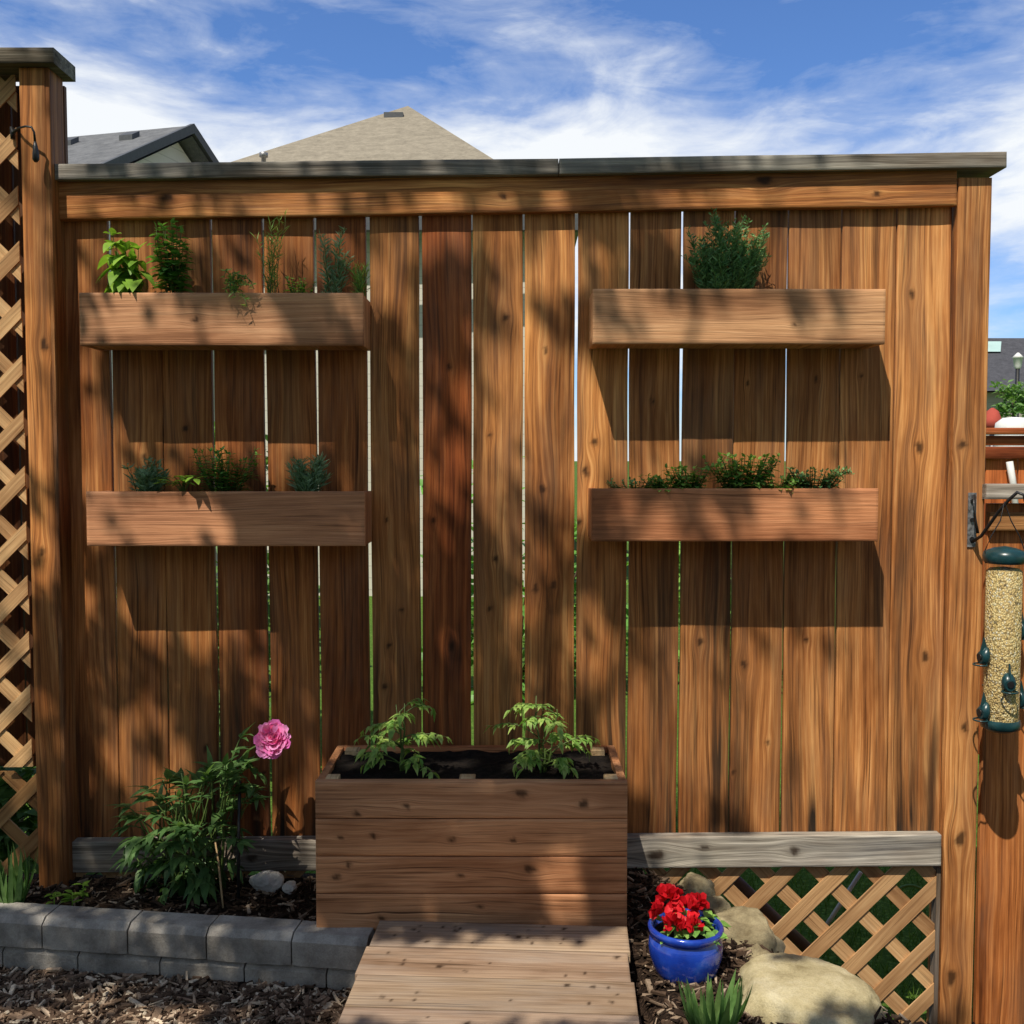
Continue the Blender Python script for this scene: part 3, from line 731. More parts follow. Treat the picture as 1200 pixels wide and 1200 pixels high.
# ------------------------------------------------------------------ herbs
HG = 'herbs in the wall planters'
def herb(name, label, cat, base, parts):
    t = thing(name, label, cat, base, HG)
    for (nm, mb, mat) in parts: mb.build(nm, mat, t)
    return t
def bushy(base, h, spread, nst, L, W, n_pairs, lift=.35, shape='ovate', droop=.35, lean=V((0, 0, 0)), tr=.0015, tlo=0, thi=1, ymin=None):
    """upright stems carrying opposite pairs of leaves"""
    st, lv = MB(), MB()
    for k in range(nst):
        a = U(0, 2*pi); rr = spread*sqrt(R())
        top = V(base)+V((cos(a)*rr, sin(a)*rr*.55, h*U(.6, 1)))+lean*U(.5, 1)
        b = V(base)+V((cos(a)*rr*.3, sin(a)*rr*.2, -.01))
        pts = curve(b, top, 0, 6, h*.02); tube(st, pts, [tr*(1.2-.6*i/6) for i in range(7)], 5)
        for j in range(n_pairs):
            t = .22+.78*(j+R()*.5)/n_pairs; i = min(5, int(t*6)); c = pts[i].lerp(pts[i+1], min(1, t*6-i))
            aa = j*pi/2+U(-.4, .4)
            for s in (0, pi):
                d = V((cos(aa+s), sin(aa+s), lift+U(-.2, .2)))
                sc = (1-.45*max(0, t-.6)/.4)*U(.7, 1.1)
                leaf(lv, c, d, V((0, 0, 1))+d*.2, L*sc, W*sc, droop*U(.6, 1.4), .22, 5, ti=tlo+(thi-tlo)*R(), shape=shape)
        for q in range(3): leaf(lv, pts[-1], rdir(.2, 1), V((0, 0, 1))+rdir()*.4, L*.5, W*.45, .2, .3, 4, shape=shape, ti=tlo+(thi-tlo)*U(.5, 1))
    return st, lv
def needles(base, h, spread, nst, L, W, per, lean=V((0, 0, 0)), flat=.55, bend=.3):
    """woody stems thick with needle leaves"""
    st, lv = MB(), MB()
    for k in range(nst):
        a = U(0, 2*pi); rr = spread*sqrt(R())
        hh = h*U(.42, 1)*(1-.2*(rr/spread)**2)
        top = V(base)+V((cos(a)*rr, sin(a)*rr*flat, hh))+lean
        b = V(base)+V((cos(a)*rr*.35, sin(a)*rr*.25, -.01))
        pts = curve(b, top, 0, 6, hh*.03); pts[-1] += V((U(-1, 1), U(-1, 1), 0))*hh*bend*.2
        tube(st, pts, [.0016*(1.2-.7*i/6) for i in range(7)], 4)
        for j in range(per):
            t = .12+.88*R(); i = min(5, int(t*6)); c = pts[i].lerp(pts[i+1], t*6-i)
            d = rdir(.0, .8)+V((0, 0, .25))
            leaf(lv, c, d, rdir(), L*U(.6, 1.1)*(1-.4*max(0, t-.8)/.2), W, .1, .1, 2, shape='lance')
    return st, lv
def wisps(base, h, spread, nst, L, per, lean=V((0, 0, 0))):
    """thin feathery stalks such as dill"""
    st, lv = MB(), MB()
    for k in range(nst):
        top = V(base)+V((U(-spread, spread), U(-spread, spread)*.5, h*U(.6, 1)))+lean*U(.5, 1)
        pts = curve(V(base)+V((U(-.008, .008), U(-.006, .006), -.01)), top, 0, 8, .004); tube(st, pts, [.0013*(1.2-.8*i/8) for i in range(9)], 5)
        for j in range(per):
            t = .15+.85*R(); i = min(7, int(t*8)); c = pts[i].lerp(pts[i+1], t*8-i)
            leaf(lv, c, rdir(.0, .9)+V((0, 0, .5)), rdir(), L*U(.5, 1.1), .0022, .2, .0, 3, shape='lance')
    return st, lv
def topz(px, py, d): return P(px, py, d)
DP = D-.075
# upper left
b = P(150, 348, DP); b.z = P(600, 343, D-.14).z-.015
s, l = bushy(b, .17, .06, 9, .066, .044, 4, .0, lean=V((0, -.025, 0)), tlo=.35, droop=.7)
herb('basil_plant', 'bright green broad leaved basil at the left end of the upper left planter', 'herb', b, [('stem', s, STEM), ('foliage', l, L_BASIL)])
b2 = P(205, 348, DP); b2.z = b.z
s, l = bushy(b2, .20, .065, 13, .042, .025, 9, .3)
herb('mint_plant', 'dark green bushy mint beside the bright basil in the upper left planter', 'herb', b2, [('stem', s, STEM), ('foliage', l, L_MINT)])
b3 = P(272, 348, D-.12); b3.z = b.z
st, lv = MB(), MB()
for k in range(14):
    e = P(U(260, 298), U(322, 366), D-.165); pts = curve(b3, e, U(.02, .05), 7, .003); tube(st, pts, .001, 5)
    for j in range(16):
        i = random.randrange(2, 7); leaf(lv, pts[i].lerp(pts[i+1], R()), rdir(-.6, .5), rdir(), U(.012, .022), .0035, .3, .1, 3, shape='lance')
herb('trailing_herb', 'thin trailing herb spilling over the front edge of the upper left planter', 'herb', b3, [('stem', st, STEM), ('foliage', lv, L_DILL)])
b4 = P(318, 348, DP); b4.z = b.z
s, l = wisps(b4, .24, .04, 8, .035, 38)
herb('dill_plant', 'tall feathery dill in the middle of the upper left planter', 'herb', b4, [('stem', s, STEM), ('foliage', l, L_DILL)])
b5 = P(388, 348, DP); b5.z = b.z
s, l = needles(b5, .225, .05, 8, .032, .0045, 60, V((.01, 0, 0)), .5)
herb('lavender_plant', 'slim upright grey green lavender near the right end of the upper left planter', 'herb', b5, [('stem', s, STEM), ('foliage', l, L_GREY)])
b6 = P(352, 348, DP); b6.z = b.z
s, l = bushy(b6, .065, .04, 9, .020, .011, 6, .3)
herb('thyme_plant', 'low small thyme sprig between the dill and the lavender', 'herb', b6, [('stem', s, STEM), ('foliage', l, L_THYME)])
b7 = P(421, 348, DP); b7.z = b.z
s, l = wisps(b7, .10, .025, 10, .03, 30)
herb('chive_clump', 'short tuft of thin green leaves at the right end of the upper left planter', 'herb', b7, [('stem', s, STEM), ('foliage', l, L_DILL)])
# lower left
zl = P(600, 576, D-.14).z-.012
b = P(172, 580, DP); b.z = zl
s, l = needles(b, .10, .085, 22, .03, .006, 34, V((0, 0, 0)), .5)
herb('oregano_clump', 'grey green spiky herb clump at the left end of the lower left planter', 'herb', b, [('stem', s, STEM), ('foliage', l, L_GREY)])
b = P(215, 580, D-.12); b.z = zl
st, lv = MB(), MB()
for k in range(12):
    e = P(U(188, 234), U(558, 574), D-U(.11, .16)); pts = curve(b, e, .012, 4); tube(st, pts, .0012, 5)
    for j in range(2): leaf(lv, pts[-1], V((U(-1, 1), U(-.6, .2), U(-.1, .3))), Z_, U(.028, .04), U(.013, .018), .25, .2, 5, ti=U(.6, 1))
herb('sage_plant', 'pale green long leaves between the two left clumps of the lower left planter', 'herb', b, [('stem', st, STEM), ('foliage', lv, L_BASIL)])
b = P(262, 580, DP); b.z = zl
s, l = bushy(b, .125, .095, 24, .034, .016, 7, .4)
herb('marjoram_plant', 'bushy dark green herb in the middle of the lower left planter', 'herb', b, [('stem', s, STEM), ('foliage', l, L_MINT)])
b = P(361, 580, DP); b.z = zl
s, l = needles(b, .11, .065, 22, .036, .0045, 44, V((.005, 0, 0)), .6)
herb('lavender_clump', 'small upright grey lavender near the right end of the lower left planter', 'herb', b, [('stem', s, STEM), ('foliage', l, L_GREY)])
# upper right
b = P(850, 348, DP); b.z = P(600, 338, D-.14).z-.03
s, l = needles(b, .25, .12, 80, .026, .0042, 95, V((.0, -.005, 0)), .5)
herb('rosemary_bush', 'dense dark green upright rosemary growing in the upper right planter', 'herb', b, [('stem', s, STEM), ('foliage', l, L_ROSE)])
# lower right
zr = P(600, 572.5, D-.14).z-.012
for (px, h, sp, nst, L, W, npair, mat, nm, lab) in (
        (745, .034, .095, 34, .020, .012, 4, L_ROSE, 'creeping_thyme', 'lowest creeping thyme at the left end of the lower right planter'),
        (806, .065, .06, 26, .028, .018, 5, L_THYME, 'oregano_plant', 'light green small leaved herb between the creeping thyme and the tallest clump'),
        (868, .098, .10, 46, .030, .020, 6, L_THYME, 'mint_clump', 'tallest rounded leafy clump in the middle of the lower right planter'),
        (952, .062, .085, 40, .026, .012, 6, L_ROSE, 'savory_plant', 'dark green trailing herb near the right end of the lower right planter')):
    b = P(px, 577, DP-.02); b.z = zr
    s, l = bushy(b, h, sp, nst, L, W, npair, .25)
    herb(nm, lab, 'herb', b, [('stem', s, STEM), ('foliage', l, mat)])
for (px, lab, mt) in ((778, 'low leafy filler herb between the creeping thyme and the light green herb', L_THYME), (912, 'low leafy herb between the tallest clump and the dark trailing herb', L_THYME)):
    b = P(px, 577, DP-.03); b.z = zr
    s, l = bushy(b, .045, .075, 26, .026, .016, 4, .2)
    herb('oregano_plant', lab, 'herb', b, [('stem', s, STEM), ('foliage', l, mt)])
b = P(985, 577, DP-.02); b.z = zr
st, lv = MB(), MB()
for k in range(4):
    e = P(U(990, 1000), U(548, 558), DP-.02); pts = curve(P(960, 570, DP-.02), e, .01, 6); tube(st, pts, .001, 5)
    for j in range(14):
        i = random.randrange(0, 6); leaf(lv, pts[i].lerp(pts[i+1], R()), rdir(0, 1), rdir(), U(.012, .018), .004, .2, .1, 3, shape='lance')
herb('trailing_sprig', 'thin sprig leaning past the dark trailing herb at the right of the lower right planter', 'herb', b, [('stem', st, STEM), ('foliage', lv, L_ROSE)])

# ------------------------------------------------------------------ tomatoes
def tomato(px, d, htop, spread, label, sd):
    random.seed(sd)
    b = P(px, 905, d); b.z = soilz(b.x, b.y)
    t = thing('tomato_plant', label, 'vegetable plant', b, 'tomato seedlings in the large planter box')
    st, lv = MB(), MB()
    for m in range(3):
        mx = U(-.35, .35)*spread
        main = curve(b+V((U(-.01, .01), U(-.01, .01), -.01)), b+V((mx, U(-.02, .02), htop*U(.8, 1))), 0, 8, .005)
        tube(st, main, [.0032*(1.2-.8*i/8) for i in range(9)], 6)
        for k in range(8):
            i = 1+k*7//8; c = main[i]
            a = k*2.4+U(-.3, .3)+sd
            ln = spread*U(.55, 1.15)*(1 if k < 6 else .7)
            e = c+V((cos(a)*ln, sin(a)*ln*.7, ln*U(-.15, .45)))
            pts = curve(c, e, ln*.14, 6); tube(st, pts, [.0016*(1.1-.7*q/6) for q in range(7)], 5)
            for j in (3, 4, 5, 6):
                d0 = (pts[min(j+1, 6)]-pts[j-1]).normalized()
                for sg in ((-1, 1) if j < 6 else (0,)):
                    sd_ = d0.cross(Z_).normalized()*sg
                    L = U(.020, .038)*(1.15 if sg == 0 else 1)
                    dd = (d0*.5+sd_+V((0, 0, U(-.45, .1)))).normalized()
                    leaf(lv, pts[j], dd, Z_+rdir()*.35, L, L*.42, U(.2, .6), .25, 5, shape='lance')
                    leaf(lv, pts[j]+dd*L*.25, dd+d0*.9, Z_+rdir()*.3, L*.5, L*.24, .3, .2, 3, shape='lance')
                    leaf(lv, pts[j]+dd*L*.25, dd-d0*.9, Z_+rdir()*.3, L*.5, L*.24, .3, .2, 3, shape='lance')
    st.build('stem', STEM, t); lv.build('foliage', L_TOM, t)
tomato(474, 2.56, .18, .115, 'young tomato plant in the left half of the large planter box', 3)
tomato(637, 2.56, .205, .115, 'young tomato plant with paler leaves in the right half of the large planter box', 12)
random.seed(55)

# ------------------------------------------------------------------ peony
pb = P(250, 1062, 2.70); pb.z = gz(pb.x, pb.y)
peo = thing('peony_plant', 'leafy peony bush with a single pink bloom in the left bed', 'plant', pb)
st, lv = MB(), MB()
def trifol(tip_from, tip, L, ti0):
    pts = curve(tip_from, tip, .02, 5); tube(st, pts, [.0022*(1.1-.6*i/5) for i in range(6)], 5)
    d = (pts[-1]-pts[-3]).normalized(); sd = d.cross(Z_)
    sd = sd.normalized() if sd.length > .1 else X_
    for (c, w, ll) in ((pts[-1], 0, 1), (pts[-1], -.75, .85), (pts[-1], .75, .85), (pts[-2], -1.2, .8), (pts[-2], 1.2, .8), (pts[-2], -.6, .6), (pts[-2], .6, .6)):
        dd = d*(1-.25*abs(w))+sd*w+V((0, 0, U(-.3, .15)))
        leaf(lv, c, dd, Z_+rdir()*.25, L*ll*U(.85, 1.1), L*.33*U(.8, 1.15), U(.15, .5), .25, 6, ti=min(1, max(0, ti0+U(-.25, .25))), shape='lance')
cen = [(P(px, py, d), .068) for (px, py, d) in []]
for k in range(105):
    for _ in range(40):
        px, py = U(140, 298), U(890, 1052)
        q1 = ((px-208)/78)**2+((py-985)/72)**2; q2 = ((px-262)/42)**2+((py-930)/48)**2
        if min(q1, q2) < 1: break
    dd = U(2.58, 2.78)
    tip = P(px, py, dd)
    root = pb+V((U(-.16, .05), U(-.03, .03), U(.02, .10)))
    mid = root.lerp(tip, .55)
    trifol(mid, tip, U(.045, .070), .12+.5*((1060-py)/170)*R()+.1)
for k in range(9):
    e = P(U(170, 290), U(900, 980), U(2.62, 2.74)); tube(st, curve(pb+V((U(-.1, .03), U(-.02, .02), -.01)), e, .0, 6, .006), [.0035*(1.1-.6*i/6) for i in range(7)], 6)
fl = P(320, 866, 2.64)
tube(st, [pb+V((.02, 0, -.01)), P(262, 985, 2.68), P(262, 930, 2.67), P(272, 900, 2.66), P(290, 880, 2.65), P(308, 870, 2.645), fl], [.004, .0038, .0035, .003, .0028, .0028, .003], 7)
for (px, py) in ((285, 862), (276, 880), (288, 893), (302, 905), (300, 930), (270, 905)):
    trifol(P(270, 905, 2.665), P(px, py, U(2.62, 2.69)), .05, .35)
st.build('stem', STEM, peo); lv.build('foliage', L_DARK, peo)
mb = MB(); fd = V((.12, -.78, .42)).normalized()
for k in range(150):
    lay = k/150
    a = k*2.39996; tilt = .15+1.35*lay
    s1 = fd.cross(Z_).normalized(); s2 = s1.cross(fd)
    rad = (s1*cos(a)+s2*sin(a))
    d = (fd*cos(tilt)+rad*sin(tilt)).normalized()+rdir()*.18
    L = .023+.014*lay
    c = fl-fd*.012+rad*.010*lay+V((0, 0, U(-.012, .012)))
    leaf(mb, c, d, fd-rad*.6+rdir()*.3, L*U(.8, 1.15), L*U(.6, .95), U(-.35, .1), .35, 4, shape='petal')
for k in range(26):
    d = V((-.25, -.1, 1))+rdir()*.65; c = fl+V((U(-.016, .004), U(-.01, .01), .016)); L = U(.018, .032)
    leaf(mb, c, d, rdir(), L, L*.7, U(-.2, .3), .3, 4, shape='petal')
for k in range(20):
    d = V((.1, -.3, -1))+rdir()*.6; c = fl+V((U(-.012, .012), U(-.012, .005), -.014)); L = U(.016, .030)
    leaf(mb, c, d, rdir(), L, L*.7, U(-.2, .3), .3, 4, shape='petal')
mb.build('flower', PETAL, peo)
# black support stake and dry cane
mb = MB(); tube(mb, [V((P(279, 1066, 2.64).x, 2.64-D, -.09)), P(279.5, 1000, 2.64), P(281, 915, 2.645)], .0042, 8)
solo(mb.build('garden_stake', BLACK), 'thin black upright stake at the right side of the peony', 'stake')
mb = MB(); tube(mb, [V((P(264, 1070, 2.60).x, 2.60-D, -.075)), P(259, 1040, 2.62), P(256, 1010, 2.64), P(252, 985, 2.66)], [.0028, .0026, .0024, .002], 8)
solo(mb.build('dry_cane', PALE), 'pale dry cane leaning in front of the peony leaves', 'stick')
# left strap-leaved plants and sprouts
def straps(c, n, L, spread, W, label, name='strap_plant', tall=1.0):
    t = thing(name, label, 'plant', c)
    mb = MB()
    for k in range(n):
        a = U(0, 2*pi); d = V((cos(a)*spread, sin(a)*spread*.7, tall))
        leaf(mb, V(c)+V((cos(a)*.012, sin(a)*.012, -.01)), d, V((-cos(a), -sin(a), .6))*-1+V((0, 0, 1)), L*U(.6, 1.1), W*U(.7, 1.2), U(.15, .55), .3, 7, shape='strap')
    mb.build('foliage', L_IRIS, t)
c = P(14, 1062, 2.60); c.z = gz(c.x, c.y); straps(c, 46, .17, .6, .016, 'bright green strap leaved plant at the foot of the left lattice')
c = P(835, 1225, 2.03); c.z = gz(c.x, c.y); straps(c, 60, .13, .95, .016, 'green strap leaved clump in front of the blue pot beside the boulder')
for (px, py, d, n, lab) in ((97, 1042, 2.66, 6, 'small yellow green sprout near the foot of the tall left post'), (84, 1046, 2.60, 5, 'tiny seedling left of the yellow green sprout behind the block edging'), (63, 1058, 2.58, 4, 'tiny leafy seedling just behind the second block from the left edge')):
    c = P(px, py, d); c.z = gz(c.x, c.y)
    t = thing('seedling', lab, 'plant', c); mb = MB()
    for k in range(n*2):
        a = U(0, 2*pi); leaf(mb, c+V((0, 0, U(.0, .045))), V((cos(a), sin(a), .4)), Z_, U(.018, .034), U(.010, .016), .3, .2, 4, ti=U(.6, 1))
    tube(mb, [c+V((0, 0, -.01)), c+V((.002, 0, .045))], .0014, 5, ti=.9)
    mb.build('foliage', L_BASIL, t)

# ------------------------------------------------------------------ gate on the right, bracket, feeder
gt_ = thing('garden_gate', 'brown wooden gate with grey top rail at the right edge, behind the bird feeder', 'gate', (1.6, .0, -.48))
gx0 = xat(1153, 800, D)
gy = .0
for k in range(6):
    xl = gx0+k*.143
    plank('gate_board', WOOD, gt_, V((xl, gy, -.46)), X_, Z_, .1405, zat(590)+.46, .018, [(.95, .80, .70), (.88, .80, .74), (.96, .86, .76)][k % 3], dark=lambda u, v: max(0, min(.7, .6*mnoise.noise(V((u*12, v*2, 9)))-.05)), wob=.001)
hplank('gate_top_rail', WEATH, gt_, P(1156, 585, D-.05), P(1156, 585, D-.05)+V((.85, 0, 0)), .040, .075, (1.5, 1.45, 1.4))
hplank('gate_rail', LATT, gt_, P(1160, 622, D-.022), P(1160, 622, D-.022)+V((.83, 0, 0)), .050, .0215, (.85, .7, .55))
mb = MB(); box(mb, (gx0+.86, -.03, -.55), (gx0+.95, .06, zat(540))); mb.build('hinge_post', WOOD, gt_, (.9, .8, .7))
# bracket on the post
brk = thing('hanging_bracket', 'black and grey metal bracket on the right post above the bird feeder', 'bracket', P(1140, 640, D-.03))
mb = MB(); z0, z1 = zat(640), zat(577); xb = xat(1139, 600, D-.026)
box(mb, (xb-.011, -.0275, z0), (xb+.011, -.0238, z1)); mb.build('back_plate', GALV, brk)
for zz in (.15, .5, .85):
    mb = MB(); q = V((xb, -.0278, z0+(z1-z0)*zz)); tube(mb, [q, q+V((0, -.004, 0))], .0062, 10); mb.build('screw', BLACK, brk)
tip = P(1177, 588, 2.66)
mb = MB(); a0 = V((xb+.002, -.028, zat(634)))
tube(mb, [a0, P(1150, 628, 2.745), P(1160, 614, 2.72), P(1170, 600, 2.69), P(1182, 586, 2.665), P(1192, 577, 2.65), P(1200, 580, 2.64), P(1201, 588, 2.64)], [.0045]*6+[.004, .003], 8)
tube(mb, [V((xb+.004, -.028, zat(580))), P(1142, 590, 2.76), P(1143, 610, 2.76), P(1146, 625, 2.755)], .004, 8)
mb.build('arm', BLACK, brk)
FC = P(1175, 750, 2.655)
fx, fy = FC.x, FC.y
def fz(py): return P(1178, py, 2.655).z
fd_ = thing('bird_feeder', 'clear tube bird feeder full of yellow seed with dark teal cap, hanging before the gate', 'bird feeder', (fx, fy, fz(852)))
r = .0455
mb = MB(); lathe(mb, (fx, fy, 0), [(r, fz(845)), (r, fz(655))], 48); mb.f = mb.f[:-2]; mb.smooth = mb.smooth[:-2]; mb.build('tube', TUBE, fd_)
mb = MB(); lathe(mb, (fx, fy, 0), [(r-.002, fz(844)), (r-.002, fz(669)), (r-.010, fz(666)), (.004, fz(664))], 48); mb.build('seed_fill', SEED, fd_)
mb = MB(); lathe(mb, (fx, fy, 0), [(r+.002, fz(660)), (r+.007, fz(657)), (r+.008, fz(651)), (r+.004, fz(646)), (r*.6, fz(642)), (.004, fz(640))], 48); mb.build('cap', TEAL, fd_)
mb = MB(); lathe(mb, (fx, fy, 0), [(.004, fz(857)), (r*.7, fz(856)), (r+.003, fz(852)), (r+.004, fz(846)), (r+.001, fz(842))], 48); mb.build('base', TEAL, fd_)
def port(ang, py):
    dr = V((cos(ang), sin(ang), 0)); sd = V((-sin(ang), cos(ang), 0)); c = V((fx, fy, fz(py)))+dr*(r+.0005)
    mb = MB()
    # hooded feeding port: collar, hood and sloping lip
    n = 12; prof = []
    for (out, hw, zl, zh) in ((0, .017, -.024, .026), (.006, .018, -.026, .024), (.019, .014, -.020, .008)):
        prof.append([mb.add(c+dr*out+sd*hw*cos(t)+V((0, 0, (zh if sin(t) > 0 else -zl)*sin(t)))) for t in [2*pi*k/n for k in range(n)]])
    for i in range(2):
        for k in range(n): mb.face((prof[i][k], prof[i][(k+1) % n], prof[i+1][(k+1) % n], prof[i+1][k]), True)
    mb.face(tuple(prof[2])); mb.face(tuple(reversed(prof[0])))
    # upright fin above the lip (the pointed flap seen at the side)
    a, b_, c_ = c+V((0, 0, .022)), c+dr*.008+V((0, 0, .050)), c+dr*.021+V((0, 0, .0))
    for s_ in (-.002, .002): poly(mb, [a+sd*s_, b_+sd*s_, c_+sd*s_])
    poly(mb, [b_-sd*.002, b_+sd*.002, c_+sd*.002, c_-sd*.002]); poly(mb, [a-sd*.002, a+sd*.002, b_+sd*.002, b_-sd*.002])
    po = mb.build('feeding_port', TEAL, fd_)
    mb = MB(); q = c+V((0, 0, .0))+dr*.0165; tube(mb, [q+dr*.0015-V((0, 0, .002)), q+dr*.0055-V((0, 0, .002))], .0085, 10); mb.build('hole', BLACK, po)
    mb = MB(); pc_ = c-V((0, 0, .018)); pts = [pc_]
    for k in range(13): 
        t = -pi/2+pi*k/12
        pts.append(pc_+dr*(.012+.022*cos(t))+sd*.020*sin(t)+V((0, 0, -.004)))
    pts.append(pc_); tube(mb, pts, .0022, 6); mb.build('perch', TEAL, fd_)
port(radians(-97), 795); port(radians(190), 768); port(radians(195), 832); port(radians(10), 740); port(radians(5), 820); port(radians(90), 800)
mb = MB()
tube(mb, [V((fx-r-.004, fy, fz(660))), V((fx-r-.006, fy, fz(645))), V((fx-r*.8, fy, fz(628))), V((fx-r*.3, fy, fz(610))), tip, V((fx+r*.3, fy, fz(610))), V((fx+r*.8, fy, fz(628))), V((fx+r+.006, fy, fz(645))), V((fx+r+.004, fy, fz(660)))], .0016, 6)
mb.build('hanger_wire', BLACK, fd_)

# ------------------------------------------------------------------ beyond the fence
mb = MB()
for _ in range(9000):
    x, y = U(.2, 1.9), U(.06, 1.9); leaf(mb, (x, y, -.505), V((U(-.5, .5), U(-.5, .5), 1)), rdir(), U(.03, .075), .004, U(-.1, .5), .1, 2, shape='x')
for _ in range(3500):
    x, y = U(-2.2, .2), U(.06, 1.6); leaf(mb, (x, y, -.505), V((U(-.5, .5), U(-.5, .5), 1)), rdir(), U(.03, .075), .004, U(-.1, .5), .1, 2, shape='x')
o = mb.build('grass', L_GRASS); o['kind'] = 'stuff'; o['label'] = 'shaded green lawn grass behind the lattice skirting'; o['category'] = 'grass'
mb = MB(); tube(mb, [P(860, 1030, 2.90), P(905, 1074, 2.90), P(955, 1120, 2.90)], .0185, 12); solo(mb.build('drain_pipe', PIPE), 'brown pipe slanting down to the right behind the lattice', 'pipe')
mb = MB(); tube(mb, [P(1009, 1022, 2.96), P(966, 1088, 2.96)], .0065, 8); solo(mb.build('garden_stick', STICKW), 'thin white stick leaning behind the diamonds of the right lattice', 'stick')
mb = MB()
hc = P(1066, 1058, 2.95); tube(mb, [hc+V((.052*cos(t), 0, .052*sin(t))) for t in [pi*k/14 for k in range(15)]], .0045, 8)
solo(mb.build('garden_hose', L_IRIS), 'loop of green garden hose showing through one lattice diamond', 'hose')

def quad_prism(mb, pts_low, z0, z1):
    n = len(pts_low); lo = [mb.add((p[0], p[1], z0)) for p in pts_low]; hi = [mb.add((p[0], p[1], z1)) for p in pts_low]
    for i in range(n): mb.face((lo[i], lo[(i+1) % n], hi[(i+1) % n], hi[i]))
    mb.face(tuple(reversed(lo))); mb.face(tuple(hi))
def win(parent, c, ax, out, w, h):
    c, ax, out = V(c), V(ax).normalized(), V(out).normalized()
    mb = MB()
    for (a0, a1, z0, z1) in ((-w/2-.08, w/2+.08, h/2, h/2+.08), (-w/2-.08, w/2+.08, -h/2-.08, -h/2), (-w/2-.08, -w/2, -h/2, h/2), (w/2, w/2+.08, -h/2, h/2), (-.03, .03, -h/2, h/2)):
        ids = [mb.add(c+ax*a+V((0, 0, z))+out*o_) for o_ in (0.01, .06) for (a, z) in ((a0, z0), (a1, z0), (a1, z1), (a0, z1))]
        for f in ((4, 5, 6, 7), (0, 1, 5, 4), (1, 2, 6, 5), (2, 3, 7, 6), (3, 0, 4, 7)): mb.face(tuple(ids[i] for i in f))
    wf = mb.build('window', WHITE, parent)
    mb = MB(); poly(mb, [c+ax*a+V((0, 0, z))+out*.03 for (a, z) in ((-w/2, -h/2), (w/2, -h/2), (w/2, h/2), (-w/2, h/2))]); mb.build('pane', GLASSP, wf)
def shrub(name, label, c, r, n, L, mat):
    t = thing(name, label, 'shrub', (c[0], c[1], -.5), 'shrubs behind the fence')
    mb = MB(); crown(mb, c, r, n, L); mb.build('foliage', mat, t)
    mb = MB()
    for k in range(5): tube(mb, curve((c[0], c[1], -.52), V(c)+V((U(-.6, .6)*r[0], U(-.6, .6)*r[1], U(0, .5)*r[2])), .02, 4, .02), .008, 5)
    mb.build('stem', BARK, t)
def crown(mb, c, r, n, L, dens=None, clumps=14):
    cs = [(V(c)+V((r[0]*v.x, r[1]*v.y, r[2]*v.z)), U(.28, .5)) for v in [rdir()*U(.3, .95) for _ in range(clumps)]]
    for _ in range(n):
        cc, rr = random.choice(cs); v = rdir()*(R()**.4)*rr
        p = cc+V((v.x*r[0], v.y*r[1], v.z*r[2]))
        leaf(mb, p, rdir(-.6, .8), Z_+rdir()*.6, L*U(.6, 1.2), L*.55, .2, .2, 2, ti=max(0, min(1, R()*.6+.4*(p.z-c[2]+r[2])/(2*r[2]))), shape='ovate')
shrub('shrub', 'dark leafy shrub showing through the bottom of the left lattice', (-1.75, .55, -.02), (.5, .28, .42), 1500, .085, L_DARK)
shrub('shrub', 'round green shrub glimpsed through the gaps above the large planter box', (.05, 4.2, .25), (.9, .6, .85), 1300, .13, L_MINT)
shrub('shrub', 'green shrub glimpsed through the gaps below the lower left planter', (-1.7, 2.6, .35), (.95, .6, .95), 1600, .13, L_DARK)
shrub('shrub', 'pale green shrub glimpsed through the gaps below the lower right planter', (1.5, 4.8, .2), (.6, .6, .75), 1000, .13, L_THYME)
# grey gable house
e1 = V((-.967, .256, 0)); e2 = V((.256, .967, 0))            # ridge direction, gable direction
rp = P(225, 147, 12.0)
gh = thing('house', 'grey shingled gable roofed house behind the fence at the left', 'house', (rp.x-4.5, rp.y+1, -.5))
hw, pit, Ln, oh = 3.4, .55, 9., .2
mb = MB()
A0 = V((rp.x, rp.y, rp.z))
eave = rp.z-hw*pit
w0 = A0+e1*oh
for side in (-1, 1):
    pass
ft = [w0-e2*(hw-oh), w0+e2*(hw-oh)]; bk_ = [p+e1*(Ln-2*oh) for p in ft]
zw = rp.z-.16-(hw-oh)*pit
quad_prism(mb, [(p.x, p.y) for p in (ft[0], ft[1], bk_[1], bk_[0])], -.55, zw)
for q in (w0, w0+e1*(Ln-2*oh)): poly(mb, [V((q.x, q.y, rp.z-.16)), q-e2*(hw-oh)+V((0, 0, zw-q.z)), q+e2*(hw-oh)+V((0, 0, zw-q.z))])
mb.build('wall', SIDE_A, gh)
mb = MB()
for sg in (-1, 1):
    r0, r1 = A0, A0+e1*Ln; s0, s1 = r0+e2*sg*hw-V((0, 0, hw*pit)), r1+e2*sg*hw-V((0, 0, hw*pit))
    poly(mb, [r0, r1, s1, s0]); poly(mb, [p-V((0, 0, .12)) for p in (r0, s0, s1, r1)])
mb.build('roof', SH_GREY, gh)
